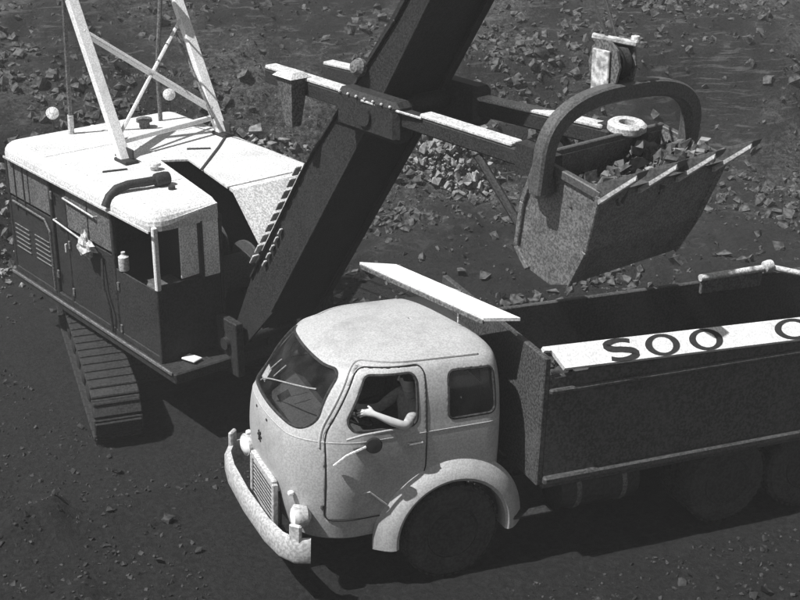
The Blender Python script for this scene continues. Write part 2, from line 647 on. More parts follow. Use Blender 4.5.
def cab_pt(u, t, off=0.0):
    z, xf, xr, hw, cx, cy, bl = cab_par(t)
    u = u % 1.0
    far = u > .5
    v = 1 - u if far else u
    rr = min(.2, hw * .45, (xr - xf) * .3)
    cx = min(cx, (xr - xf) * .6)
    cy = min(cy, hw * .95)
    if v < .09:
        k = v / .09
        x, y, w = xf, k * (hw - cy), 1.0
    elif v < .22:
        a = (v - .09) / .13 * math.pi / 2
        x, y, w = xf + cx - cx * math.cos(a), hw - cy + cy * math.sin(a), math.cos(a)
    elif v < .42:
        k = (v - .22) / .20
        x, y, w = (xf + cx) + k * (xr - rr - xf - cx), hw, 0.0
    elif v < .46:
        a = (v - .42) / .04 * math.pi / 2
        x, y, w = xr - rr + rr * math.sin(a), hw - rr + rr * math.cos(a), 0.0
    else:
        k = (v - .46) / .04
        x, y, w = xr, (hw - rr) * (1 - k), 0.0
    x -= bl * (1 - (y / max(hw, .01)) ** 2) * w
    P = Vector((x, y if far else -y, z))
    if off:
        e = 1e-3
        d1 = cab_pt(u + e, t) - cab_pt(u - e, t)
        d2 = cab_pt(u, min(t + e, 1)) - cab_pt(u, max(t - e, 0))
        nn = d2.cross(d1)
        if nn.length > 1e-9:
            nn.normalize()
            c = Vector((-.45, 0, 1.5))
            if nn.dot(P - c) < 0:
                nn = -nn
            P = P + nn * off
    return P


def inset(poly, d):
    n = len(poly)
    ar = sum(poly[i][0] * poly[(i + 1) % n][1] - poly[(i + 1) % n][0] * poly[i][1] for i in range(n))
    sg = 1 if ar > 0 else -1
    out = []
    for i in range(n):
        p0, p1, p2 = Vector(poly[i - 1]), Vector(poly[i]), Vector(poly[(i + 1) % n])
        a, b = (p1 - p0).normalized(), (p2 - p1).normalized()
        na, nb = Vector((-a.y, a.x)) * sg, Vector((-b.y, b.x)) * sg
        m = (na + nb)
        m = m / max(.2, m.dot(na))
        out.append(p1 + m * d)
    return out


def sdpoly(poly, r):
    P = [tuple(p) for p in inset(poly, r)]
    n = len(P)

    def f(x, y):
        d = 1e9
        s = 1
        for i in range(n):
            ax, ay = P[i]
            bx, by = P[(i + 1) % n]
            ex, ey, wx, wy = bx - ax, by - ay, x - ax, y - ay
            h = max(0, min(1, (wx * ex + wy * ey) / (ex * ex + ey * ey)))
            qx, qy = wx - ex * h, wy - ey * h
            d = min(d, qx * qx + qy * qy)
            c1, c2, c3 = y >= ay, y < by, ex * wy > ey * wx
            if (c1 and c2 and c3) or (not c1 and not c2 and not c3):
                s = -s
        return s * math.sqrt(d) - r
    return f


_dw = sdpoly([(-1.17, 1.80), (-.40, 1.77), (-.39, 2.30), (-.89, 2.30)], .09)
_qw = sdpoly([(-.06, 1.78), (.47, 1.78), (.45, 2.25), (-.05, 2.27)], .07)
_ws = sdpoly([(-.78, 1.77), (.78, 1.77), (.64, 2.315), (-.64, 2.315)], .13)
_rw = sdpoly([(-.45, 1.85), (.45, 1.85), (.42, 2.22), (-.42, 2.22)], .08)
DOOR = [(-1.33, .82), (-.62, .82), (-.30, 1.25), (-.30, 2.35), (-.95, 2.35), (-1.33, 1.75)]
_dr = sdpoly(DOOR, .07)
BIG = 1.0
SD = {
    'door_window': lambda p: _dw(p.x, p.z) if p.y < -.3 else BIG,
    'door_window_far': lambda p: _dw(p.x, p.z) if p.y > .3 else BIG,
    'side_window': lambda p: _qw(p.x, p.z) if p.y < -.3 else BIG,
    'side_window_far': lambda p: _qw(p.x, p.z) if p.y > .3 else BIG,
    'windscreen': lambda p: _ws(p.y, p.z) if p.x < -.7 and abs(p.y) < .9 else BIG,
    'rear_window': lambda p: _rw(p.y, p.z) if p.x > .4 else BIG,
    'arch': lambda p: (math.hypot(p.x, p.z - .52) - .63) if abs(p.y) > .3 else BIG,
    'door': lambda p: _dr(p.x, p.z) if p.y < -.3 else BIG,
    'door_far': lambda p: _dr(p.x, p.z) if p.y > .3 else BIG,
}
HOLES = ('door_window', 'door_window_far', 'side_window', 'side_window_far', 'windscreen', 'rear_window', 'arch')
NU, NT = 360, 170
grid = {}
for j in range(NT + 1):
    for i in range(NU):
        u, t = i / NU, j / NT
        if j < NT:
            p = cab_pt(u, t)
            for key, sd in SD.items():
                v = sd(p)
                if abs(v) < .0122:
                    for _ in range(3):
                        e = 2e-4
                        gu = (sd(cab_pt(u + e, t)) - sd(cab_pt(u - e, t))) / (2 * e)
                        gt = (sd(cab_pt(u, t + e)) - sd(cab_pt(u, t - e))) / (2 * e)
                        # scale: u ~ 6 m round, t ~ 2.5 m tall
                        su, st_ = gu / 36.0, gt / 6.0
                        den = gu * su + gt * st_
                        if den < 1e-6:
                            break
                        v = sd(cab_pt(u, t))
                        u -= v * su / den
                        t -= v * st_ / den
                    break
        grid[i, j] = (u, t)
P3 = {k: cab_pt(*v) for k, v in grid.items()}
regions = {'cab': [], 'door': [], 'door_far': []}
for h in HOLES:
    regions[h] = []
for j in range(NT):
    for i in range(NU):
        ks = [(i, j), ((i + 1) % NU, j), ((i + 1) % NU, j + 1), (i, j + 1)]
        c = sum((P3[k] for k in ks), Vector()) / 4
        reg = 'cab'
        for h in HOLES:
            if SD[h](c) < 0:
                reg = h
                break
        if reg == 'cab':
            for h in ('door', 'door_far'):
                if SD[h](c) < 0:
                    reg = h
        regions[reg].append(ks)


def patch(ks_list, off=0.0):
    mb, idx = MB(), {}
    for ks in ks_list:
        for k in ks:
            if k not in idx:
                idx[k] = len(mb.v)
                mb.v.append(cab_pt(*grid[k], off) if off else P3[k])
        mb.f.append(tuple(idx[k] for k in ks))
    return mb


def loops(ks_list):
    cnt = {}
    for ks in ks_list:
        for a, b in zip(ks, ks[1:] + ks[:1]):
            cnt[(a, b)] = 1
    nxt = {a: b for (a, b) in cnt if (b, a) not in cnt}
    out = []
    while nxt:
        a = next(iter(nxt))
        lp = [a]
        b = nxt.pop(a)
        while b != a and b in nxt:
            lp.append(b)
            b = nxt.pop(b)
        out.append(lp)
    return out


def smooth_loop(pts, n=3):
    for _ in range(n):
        pts = [(pts[i - 1] + pts[i] * 2 + pts[(i + 1) % len(pts)]) / 4 for i in range(len(pts))]
    return pts


def solid(o, th):
    md = o.modifiers.new('thickness', 'SOLIDIFY')
    md.thickness = th
    md.offset = 0
    return o


def t_at(z):
    lo, hi = 0.0, 1.0
    for _ in range(30):
        m = (lo + hi) / 2
        if cab_par(m)[0] < z:
            lo = m
        else:
            hi = m
    return lo


def near_at(x, z, off=.012):
    t = t_at(z)
    lo, hi = 0.02, .42
    for _ in range(30):
        m = (lo + hi) / 2
        if cab_pt(m, t).x < x:
            lo = m
        else:
            hi = m
    return cab_pt(lo, t, off)


def round_line(pts, rad, closed, n=8, step=.02):
    """polyline with rounded corners, resampled finely"""
    m = len(pts)
    out = []
    for i in range(m):
        p1 = Vector(pts[i])
        if not closed and i in (0, m - 1):
            out.append(p1)
            continue
        p0, p2 = Vector(pts[i - 1]), Vector(pts[(i + 1) % m])
        a, b = p1 + (p0 - p1).normalized() * rad, p1 + (p2 - p1).normalized() * rad
        for q in range(n + 1):
            t = q / n
            out.append(a * (1 - t) ** 2 + p1 * 2 * t * (1 - t) + b * t * t)
    res = []
    for i in range(len(out) if closed else len(out) - 1):
        a, b = out[i], out[(i + 1) % len(out)]
        c = max(1, int((b - a).length / step))
        res += [a + (b - a) * (q / c) for q in range(c)]
    if not closed:
        res.append(out[-1])
    return res


cabo = solid(patch(regions['cab']).build('cab', 'truck_paint', truck, True), .025)
for key in ('door', 'door_far'):
    dd = solid(patch(regions[key], .0005).build('door', 'truck_paint', truck, True), .025)
    sg = -1 if key == 'door' else 1
    sp_ = [near_at(q.x, q.y, .012) for q in round_line(DOOR, .10, True)]
    MB().tube([(p.x, -sg * p.y, p.z) for p in sp_], .008, 5, closed=True).build('door_seam', 'seam', dd)
    s = -1 if key == 'door' else 1
    hm = MB()
    hm.tube([(-.50, s * 1.0, 1.60), (-.50, s * 1.035, 1.60), (-.36, s * 1.04, 1.605)], .012, 8)
    hm.build('handle', 'chrome', dd, True)
for key in HOLES:
    if key == 'arch':
        continue
    nm = key.replace('_far', '')
    lp = max(loops(regions[key]), key=len)
    g = MB().tube(smooth_loop([cab_pt(*grid[k], .004) for k in lp]), .017, 6, closed=True).build(nm + '_gasket', 'rubber', cabo, True)
    if key != 'door_window':          # the driver's window is wound down
        patch(regions[key], -.006).build(nm + '_pane', 'glass', cabo, True)

# drip rail over the near door, running down the front pillar
rail = [near_at(q.x, q.y, .014) for q in round_line([(-1.375, 1.70), (-1.372, 1.77), (-.975, 2.388), (.44, 2.36)], .14, False)]
for s in (1, -1):
    MB().tube([(p.x, p.y * s, p.z) for p in rail], .013, 6).build('drip_rail', 'truck_paint', cabo, True)


for z, r_, m_ in ((1.685, .012, 'truck_paint'), (1.665, .006, 'seam')):
    MB().tube([cab_pt(u, t_at(z), .006) for u in np.linspace(-.44, .44, 150)], r_, 6).build('belt_moulding', m_, cabo, True)
MB().tube([cab_pt(u, t_at(1.58 - 0.05 * abs(u) / .1), .002) for u in np.linspace(-.13, .13, 50)], .007, 5).build('front_crease', 'seam', cabo)

# fittings on the nose: emblem, two small vents
em = MB()
p = cab_pt(-.008, t_at(1.38), .012)
for a in range(0, 360, 60):
    em.bar(p, p + Vector((0, math.cos(R(a)) * .065, math.sin(R(a)) * .065)), .022, .02, up=(1, 0, 0), ch=.004)
em.box(p, (.03, .05, .05))
em.build('emblem', 'seam', cabo)
for yy in (.03, -.03):
    MB().box(cab_pt(yy - .01, t_at(1.63), .006), (.02, .05, .03)).build('nose_vent', 'seam', cabo)

# inside of the cab
MB().box((-.45, 0, .98), (1.85, 1.8, .06)).build('cab_floor', 'interior', cabo)
dash = MB().hull([(-1.42, -.62, 1.55), (-1.42, .62, 1.55), (-1.1, -.8, 1.72), (-1.1, .8, 1.72), (-1.0, -.8, 1.66), (-1.0, .8, 1.66),
                  (-1.02, -.8, 1.25), (-1.02, .8, 1.25), (-1.35, -.62, 1.25), (-1.35, .62, 1.25)])
dash.build('dashboard', 'interior', cabo)
seat = MB().box((-.22, -.42, 1.18), (.5, .62, .16), ch=.05).box((.02, -.42, 1.5), (.14, .62, .62), ch=.05)
seat.build('seat', 'leather', cabo, True)
seat = MB().box((-.22, .42, 1.18), (.5, .62, .16), ch=.05).box((.02, .42, 1.5), (.14, .62, .62), ch=.05)
seat.build('seat', 'leather', cabo, True)
sw_c, sw_n = Vector((-.88, -.42, 1.70)), Vector((.45, 0, .89)).normalized()
u_ = sw_n.cross(Vector((0, 1, 0))).normalized()
w_ = sw_n.cross(u_)
MB().tube([sw_c + (u_ * math.cos(a) + w_ * math.sin(a)) * .23 for a in np.linspace(0, 6.283, 33)[:-1]], .014, 8, closed=True)\
    .bar(sw_c - u_ * .22, sw_c + u_ * .22, .03, .012, up=sw_n).bar(sw_c, sw_c - sw_n * .45, .05, .05, up=(0, 1, 0))\
    .build('steering_wheel', 'seam', cabo, True)
# wipers and a card behind the windscreen
MB().tube([cab_pt(-.075 + .188 * k / 20, t_at(1.83 + .30 * (k / 20) ** .7), .012) for k in range(21)], .008, 6).build('wiper', 'chrome', cabo)
for uu in (-.062, -.03):
    MB().tube([cab_pt(uu + .006 * q, t_at(1.97 + .05 * q), .012) for q in range(4)], .006, 6).build('wiper_blade', 'chrome', cabo)
st_ = MB()
for j in range(7):
    for i in range(7):
        st_.v.append(cab_pt(-.092 + .028 * i / 6, t_at(1.84 + .13 * j / 6), -.013))
for j in range(6):
    for i in range(6):
        st_.f.append((j * 7 + i, j * 7 + i + 1, (j + 1) * 7 + i + 1, (j + 1) * 7 + i))
solid(st_.build('windscreen_card', 'white', cabo), .004)

# grille
gr = MB()
gx = -1.70
gy0, gy1, gz0, gz1 = -.42, .30, .55, 1.06
gr.bar((gx, gy0, gz1), (gx, gy1, gz1), .06, .07).bar((gx, gy0, gz0), (gx, gy1, gz0), .06, .05)
gr.bar((gx, gy0, gz0), (gx, gy0, gz1), .05, .06, up=(1, 0, 0)).bar((gx, gy1, gz0), (gx, gy1, gz1), .05, .06, up=(1, 0, 0))
gro = gr.build('grille', 'bumper_paint', truck)
MB().box((gx + .07, (gy0 + gy1) / 2, (gz0 + gz1) / 2), (.02, gy1 - gy0, gz1 - gz0)).build('grille_backing', 'seam', gro)
slat = MB().bar((0, gy0 + .02, 0), (0, gy1 - .02, 0), .010, .017, ch=.003).mesh('slat', 'slat_paint')
for k in range(10):
    o = link('slat', slat, gro)
    o.location = (gx - .002, 0, gz0 + .058 + k * .0455)
# head lamps
for s in (-1, 1):
    hl = MB().lathe([(.03, .14), (.10, .10), (.125, .02), (.128, -.02), (.118, -.035)], (-1.60, s * .82, .88), (1, s * .18, 0), 28)\
        .build('headlight', 'bumper_paint', truck, True)
    MB().lathe([(.112, -.028), (.09, -.052), (.05, -.066), (.0, -.07)], (-1.60, s * .82, .88), (1, s * .18, 0), 28).build('lens', 'lens', hl, True)
    MB().lathe([(.022, 0), (.032, -.02), (.026, -.05), (0, -.06)], (-1.60, s * .70, 1.09), (1, 0, 0), 16).build('marker_lamp', 'lens', truck, True)
# bumper with turned-in ends
bm_path = [(-1.56, 1.12), (-1.70, 1.07), (-1.79, .90), (-1.84, .6), (-1.86, 0), (-1.84, -.6), (-1.79, -.90), (-1.70, -1.07), (-1.56, -1.12)]
bp = MB()
prof = [(-.03, .53), (-.05, .57), (-.05, .75), (-.03, .79), (.02, .79), (.02, .53)]
vs, fs = [], []
for i, (x, y) in enumerate(bm_path):
    a = Vector(bm_path[max(i - 1, 0)])
    b = Vector(bm_path[min(i + 1, len(bm_path) - 1)])
    d = (b - a).normalized()
    nrm = Vector((d.y, -d.x))
    if nrm.x > 0:
        nrm = -nrm
    for o_, z in prof:
        vs.append((x - nrm.x * o_, y - nrm.y * o_, z))
n_ = len(prof)
for i in range(len(bm_path) - 1):
    for j in range(n_):
        fs.append((i * n_ + j, i * n_ + (j + 1) % n_, (i + 1) * n_ + (j + 1) % n_, (i + 1) * n_ + j))
fs += [tuple(range(n_)), tuple(range((len(bm_path) - 1) * n_, len(bm_path) * n_))]
bpo = bp.add(vs, fs).build('bumper', 'bumper_paint', truck, True)
for s in (1, -1):
    MB().box((-1.70, s * 1.065, .80), (.05, .13, .30), Matrix.Rotation(s * -.75, 3, 'Z'), ch=.022).build('overrider', 'bumper_paint', bpo)

# fenders: flared arches over the front wheels
for s in (-1, 1):
    vs, fs = [], []
    sec = [(.60, .93), (.605, 1.10), (.612, 1.105), (.64, 1.12), (.69, 1.105), (.75, 1.06), (.80, 1.01), (.845, .965)]
    na = 40
    for i in range(na + 1):
        a = R(-6) + (math.pi + R(12)) * i / na
        for rr_, yy in sec:
            vs.append((math.cos(a) * rr_, s * yy, .52 + math.sin(a) * rr_))
    k = len(sec)
    for i in range(na):
        for j in range(k - 1):
            fs.append((i * k + j, i * k + j + 1, (i + 1) * k + j + 1, (i + 1) * k + j))
    fo = MB().add(vs, fs).build('fender', 'truck_paint', truck, True)
    # crease running forward from the arch to the lamp
    MB().tube([(-.72, s * 1.012, .95), (-.9, s * 1.0, 1.12), (-1.15, s * .965, 1.10), (-1.36, s * .87, 1.02), (-1.44, s * .80, .99)],
              .013, 6).build('fender_crease', 'truck_paint', fo, True)
# mirror / spot lamp on the door
mi = MB().lathe([(0, -.03), (.075, -.022), (.085, 0), (.06, .03), (0, .045)], (-.90, -1.075, 1.68), (.25, 1, -.1), 24)
mio = mi.build('mirror', 'seam', truck, True)
MB().tube([(-1.28, -.985, 1.48), (-1.17, -1.045, 1.60), (-.98, -1.06, 1.67), (-.90, -1.06, 1.68)], .014, 6).build('mirror_arm', 'light_steel', mio, True)
MB().tube([(-1.16, -1.00, 1.745), (-1.0, -1.03, 1.785), (-.76, -1.03, 1.79), (-.60, -1.01, 1.775)], .017, 6).build('window_ledge', 'truck_paint', cabo, True)


def wheel(c, s, dual=False):
    e = MB().lathe([(.29, -.13), (.40, -.145), (.485, -.125), (.515, -.085), (.52, 0), (.515, .085), (.485, .125), (.40, .145), (.29, .13), (.29, -.13)],
                   c, (0, s, 0), 40)
    # tread blocks
    cx, cy, cz = c
    for k in range(36):
        a = 2 * math.pi * k / 36
        m = Matrix.Rotation(-a, 3, 'Y')
        for q in (-.06, .06):
            e.box(Vector((cx, cy + q, cz)) + m @ Vector((.52, 0, 0)), (.022, .085, .055), m, ch=.004)
    t = e.build('wheel', 'rubber', truck, True)
    MB().lathe([(.29, .12), (.275, .135), (.25, .10), (.24, .04), (.13, .03), (.12, .10), (.07, .12), (0, .125)], c, (0, s, 0), 32)\
        .build('rim', 'dark_paint', t, True)
    for k in range(6):
        a = 2 * math.pi * k / 6
        MB().lathe([(.018, .03), (.018, .065), (0, .07)], (c[0] + .18 * math.cos(a), c[1], c[2] + .18 * math.sin(a)), (0, s, 0), 8).build('lug_nut', 'dark_paint', t)


for s in (-1, 1):
    wheel((0, s * .96, .52), s)
    for xx in (3.35, 4.45):
        wheel((xx, s * 1.02, .52), s)
        wheel((xx, s * .70, .52), s)
ch = MB()
for s in (-1, 1):
    ch.box((2.2, s * .43, .78), (7.0, .09, .24))
for xx in (.9, 2.0, 3.0, 3.9, 5.0):
    ch.box((xx, 0, .78), (.1, .8, .18))
ch.build('chassis_frame', 'dark_paint', truck)
for xx in (0, 3.35, 4.45):
    MB().tube([(xx, -.9, .52), (xx, .9, .52)], .07, 10).build('axle', 'dark_paint', truck, True)
tk = MB().lathe([(.02, -.5), (.24, -.48), (.26, -.44), (.26, .44), (.24, .48), (.02, .5)], (1.75, -.85, .70), (1, 0, 0), 28).build('fuel_tank', 'dark_paint', truck, True)
for q in (-.28, .28):
    MB().lathe([(.267, -.03), (.267, .03)], (1.75 + q, -.85, .70), (1, 0, 0), 28).build('tank_strap', 'grey_panel', tk, True)
st = MB().box((.92, -.95, .55), (.5, .3, .04))
st.bar((.92, -.82, .55), (.92, -.5, .78), .05, .05).build('cab_step', 'dark_paint', truck)

# dump box
BX0, BX1, BY, BZ0, BZ1 = .92, 6.1, 1.2, .98, 2.28
bed = bpy.data.objects.new('dump_box', None)
bed = MB().box(((BX0 + BX1) / 2, 0, BZ0), (BX1 - BX0 - .06, 2 * BY - .04, .08)).build('dump_box', 'bed_paint', truck)
for s in (-1, 1):
    tz = BZ1 - .08 if s < 0 else 1.93
    wl = MB().box(((BX0 + BX1) / 2, s * BY, (BZ0 - .05 + tz) / 2), (BX1 - BX0, .07, tz - BZ0 + .05)).build('side_wall', 'bed_paint', bed)
    MB().box(((BX0 + BX1) / 2, s * (BY + .06), BZ0 + .06), (BX1 - BX0, .08, .09), ch=.02).build('rub_rail', 'bed_paint', bed)
    MB().box(((BX0 + BX1) / 2, s * (BY + .055), tz - .15), (BX1 - BX0, .06, .06), ch=.02).build('top_rail', 'bed_paint', bed)
MB().box((BX0 - .03, 0, (BZ0 + 2.42) / 2), (.07, 2 * BY + .07, 2.42 - BZ0)).build('headboard', 'bed_paint', bed)
MB().box((BX1 + .03, 0, (BZ0 + BZ1) / 2), (.07, 2 * BY + .07, BZ1 - BZ0)).build('tailgate', 'bed_paint', bed)

# the lettered side board, leaning along the top of the near side
BT = math.tan(R(1.7))


def bz(x, k):      # height on the board: k = 0 bottom edge, 1 top edge
    return (2.30 if k == 0 else 2.545) - BT * (x - 1.0) + .245 * 0


bo = MB()
pl_ = [(.90, 2.555), (.905, 2.51), (.985, 2.505), (1.06, bz(1.06, 0)), (6.15, bz(6.15, 0)), (6.15, bz(6.15, 1))]
LEAN = R(50)


def lean(x, h, out):     # a point on the board: h up its face, out = proud of the face
    return (x, -1.275 + h * math.sin(LEAN) - out * math.cos(LEAN), bz(x, 0) + h * math.cos(LEAN) + out * math.sin(LEAN))


pl_ = [(.90, .262), (.905, .215), (.985, .21), (1.06, 0), (6.15, 0), (6.15, .256)]
bo.prism(pl_, lambda p, k: lean(p[0], p[1], .012 - .05 * k))
board = bo.build('side_board', 'white', bed)
for x in (2.2, 3.4, 4.8):
    MB().bar((x, -1.13, 2.05), lean(x, .2, -.06), .08, .04).build('board_stake', 'bed_paint', bed)


def letter(mbfun, xc, name):
    def f3(p, k):
        x = xc + p[0]
        return lean(x, .127 + p[1] * 1.04, .018 - .012 * k)
    mb = MB()
    mbfun(mb, f3)
    mb.build(name, 'letter', board)


def ring(mb, f3, a0, a1, ao, bo_, ai, bi, n=56):
    vs, fs = [], []
    for k in (0, 1):
        for i in range(n + 1):
            a = a0 + (a1 - a0) * i / n
            vs.append(f3((ao * math.cos(a), bo_ * math.sin(a)), k))
            vs.append(f3((ai * math.cos(a), bi * math.sin(a)), k))
    m = 2 * (n + 1)
    for i in range(n):
        a, b, c, d = 2 * i, 2 * i + 1, 2 * i + 3, 2 * i + 2
        fs += [(a, b, c, d), (m + a, m + d, m + c, m + b), (a, d, m + d, m + a), (b, m + b, m + c, c)]
    fs += [(0, m, m + 1, 1), (2 * n, 2 * n + 1, m + 2 * n + 1, m + 2 * n)]
    mb.add(vs, fs)


def letter_O(mb, f3):
    ring(mb, f3, 0, 2 * math.pi, .205, .120, .125, .090)


def letter_C(mb, f3):
    ring(mb, f3, R(38), R(322), .24, .120, .155, .090)


def letter_S(mb, f3):
    path = []
    for i in range(15):
        a = R(35) + (R(270) - R(35)) * i / 14
        path.append((.155 * math.cos(a) + .015, .055 + .050 * math.sin(a)))
    for i in range(1, 15):
        a = R(90) - (R(90) + R(145)) * i / 14
        path.append((.165 * math.cos(a) + .0, -.052 + .052 * math.sin(a)))
    vs, fs = [], []
    n = len(path)
    for k in (0, 1):
        for i in range(n):
            a, b = Vector(path[max(i - 1, 0)]), Vector(path[min(i + 1, n - 1)])
            d = (b - a).normalized()
            nr = Vector((-d.y, d.x))
            w = .016 + .020 * abs(d.y) + .012 * math.sin(math.pi * i / (n - 1))
            p = Vector(path[i])
            vs.append(f3(p + nr * w, k))
            vs.append(f3(p - nr * w, k))
    m = 2 * n
    for i in range(n - 1):
        a, b, c, d = 2 * i, 2 * i + 1, 2 * i + 3, 2 * i + 2
        fs += [(a, b, c, d), (m + a, m + d, m + c, m + b), (a, d, m + d, m + a), (b, m + b, m + c, c)]
    fs += [(0, m, m + 1, 1), (2 * n - 2, 2 * n - 1, m + 2 * n - 1, m + 2 * n - 2)]
    mb.add(vs, fs)


letter(letter_S, 1.75, 'letter_s')
letter(letter_O, 2.26, 'letter_o')
letter(letter_O, 2.80, 'letter_o')
letter(letter_C, 3.93, 'letter_c')

# pale rail with a coupling along the top of the far side
fr_ = MB().tube([(4.36, 1.14, 2.0), (5.30, 1.14, 2.02)], .045, 12).build('far_rail', 'light_steel', bed, True)
MB().box((4.84, 1.15, 1.88), (.92, .05, .20)).build('rail_apron', 'grey_panel', fr_)
MB().lathe([(.03, -.07), (.075, -.05), (.08, 0), (.075, .05), (.03, .07)], (5.38, 1.14, 2.04), (1, 0, .1), 16).build('rail_coupling', 'light_steel', fr_, True)
MB().tube([(5.44, 1.12, 2.02), (5.75, .93, 1.97), (6.1, .70, 1.90)], .04, 10).build('far_rail', 'light_steel', bed, True)

# guard plank over the back of the cab, on struts from the headboard
gp = MB()
gp.prism([(-.17, 1.22), (.19, 1.03), (.78, -.80), (.42, -.69)], lambda p, k: (p[0], p[1], 2.665 + .035 * k))
gpo = gp.build('cab_guard', 'white', truck)
MB().bar((-.165, 1.20, 2.655), (.425, -.69, 2.655), .03, .05, ch=.005).build('guard_edge', 'grey_panel', gpo)
for a, b in (((.60, -.6, 2.66), (.9, -.6, 2.38)), ((.25, .70, 2.66), (.9, .75, 2.38)), ((.33, -.28, 2.66), (.34, -.28, 2.50))):
    MB().tube([a, b], .011, 6).build('support_rod', 'light_steel', gpo)

# coal in the box
rng = random.Random(11)
hv, hf = [], []
NXh, NYh = 60, 28
for j in range(NYh + 1):
    for i in range(NXh + 1):
        x = BX0 + .05 + (BX1 - BX0 - .1) * i / NXh
        y = -BY + .05 + (2 * BY - .1) * j / NYh
        h = 1.12 + .34 * math.exp(-((x - 2.6) / 1.1) ** 2 - (y / .9) ** 2) + .10 * noise.fractal(Vector((x * 2, y * 2, 1)), 1, 2, 4)
        hv.append((x, y, h))
for j in range(NYh):
    for i in range(NXh):
        hf.append((j * (NXh + 1) + i, j * (NXh + 1) + i + 1, (j + 1) * (NXh + 1) + i + 1, (j + 1) * (NXh + 1) + i))
load = MB().add(hv, hf)
lm = load.mesh('coal_load', 'coal')
sp = []
for _ in range(900):
    i = rng.randrange(len(hv))
    s = .03 + .09 * rng.random() ** 2
    q = hv[i]
    sp.append((max(BX0 + .15, min(BX1 - .15, q[0] + rng.uniform(-.05, .05))), max(-1.05, min(1.05, q[1] + rng.uniform(-.05, .05))), q[2] + s * .2, s))
lm2 = lump_mesh('coal_load', sp, 'coal', 21)
bmx = bmesh.new()
bmx.from_mesh(lm)
bmx.from_mesh(lm2)
bmx.to_mesh(lm)
bmx.free()
lo_ = link('coal_load', lm)
lo_.matrix_world = TM
lo_['kind'] = 'stuff'
tag(lo_, 'black coal already heaped inside the truck dump box', 'coal')


# ------------------------------------------------------------------ the driver
def skin_body(joints, edges, root, name):
    me = bpy.data.meshes.new(name)
    me.from_pydata([j[0] for j in joints], edges, [])
    o = bpy.data.objects.new(name, me)
    col.objects.link(o)
    o.modifiers.new('skin', 'SKIN')
    for i, j in enumerate(joints):
        r_ = j[1]
        me.skin_vertices[0].data[i].radius = (r_, r_) if not isinstance(r_, tuple) else r_
    me.skin_vertices[0].data[root].use_root = True
    ss = o.modifiers.new('sub', 'SUBSURF')
    ss.levels = ss.render_levels = 2
    dg = bpy.context.evaluated_depsgraph_get()
    dg.update()
    m2 = bpy.data.meshes.new_from_object(o.evaluated_get(dg))
    bpy.data.objects.remove(o)
    m2.polygons.foreach_set('use_smooth', [True] * len(m2.polygons))
    return m2


J, E_ = [], []


def jn(p, r_, par=None):
    J.append((p, r_))
    if par is not None:
        E_.append((par, len(J) - 1))
    return len(J) - 1


hip = jn((-.20, -.45, 1.32), .16)
bel = jn((-.21, -.45, 1.48), .155, hip)
chs = jn((-.24, -.46, 1.68), (.17, .13), bel)
nk0 = jn((-.26, -.47, 1.86), .075, chs)
nk1 = jn((-.29, -.48, 1.95), .055, nk0)
hd0 = jn((-.32, -.49, 2.04), .085, nk1)
hd1 = jn((-.31, -.49, 2.14), .09, hd0)
# near (left) arm: elbow on the ledge, forearm forward and up
sh = jn((-.25, -.66, 1.82), .075, chs)
ua = jn((-.38, -.82, 1.80), .062, sh)
el = jn((-.55, -1.035, 1.81), .05, ua)
fa = jn((-.70, -1.01, 1.88), .045, el)
wr = jn((-.83, -.96, 1.945), .032, fa)
pm = jn((-.90, -.92, 1.965), .038, wr)
for dx, dy, dz in ((-.06, .04, .02), (-.07, .035, .0), (-.065, .03, -.02), (-.05, .028, -.035)):
    f1 = jn((-.90 + dx, -.92 + dy, 1.965 + dz), .012, pm)
    jn((-.90 + dx * 1.5, -.92 + dy * 1.9, 1.96 + dz * 1.2 - .015), .010, f1)
th = jn((-.87, -.90, 2.0), .013, pm)
jn((-.895, -.87, 2.015), .011, th)
# far arm to the wheel
sh2 = jn((-.25, -.26, 1.82), .075, chs)
el2 = jn((-.50, -.22, 1.62), .055, sh2)
wr2 = jn((-.74, -.28, 1.70), .035, el2)
pm2 = jn((-.80, -.29, 1.72), .038, wr2)
for dy in (-.03, -.01, .01, .03):
    f1 = jn((-.85, -.29 + dy, 1.74), .012, pm2)
    jn((-.87, -.29 + dy, 1.715), .010, f1)
jn((-.80, -.24, 1.755), .012, pm2)
# legs
for s in (-1, 1):
    th1 = jn((-.30, -.45 + s * .13, 1.32), .10, hip)
    kn = jn((-.70, -.45 + s * .16, 1.36), .075, th1)
    an = jn((-.82, -.45 + s * .15, 1.06), .05, kn)
    jn((-.98, -.45 + s * .16, 1.04), .045, an)
pme = skin_body(J, E_, hip, 'person')
for k in ('shirt', 'skin', 'trousers'):
    pme.materials.append(M[k])
for poly in pme.polygons:
    c = poly.center
    if c.z > 1.92 and c.x > -.45 or (c.x < -.52 and c.z > 1.5):
        poly.material_index = 1
    elif c.z < 1.40:
        poly.material_index = 2
person = link('person', pme)
person.matrix_world = TM
tag(person, 'truck driver in pale shirt and cap, forearm resting out of the window', 'person')
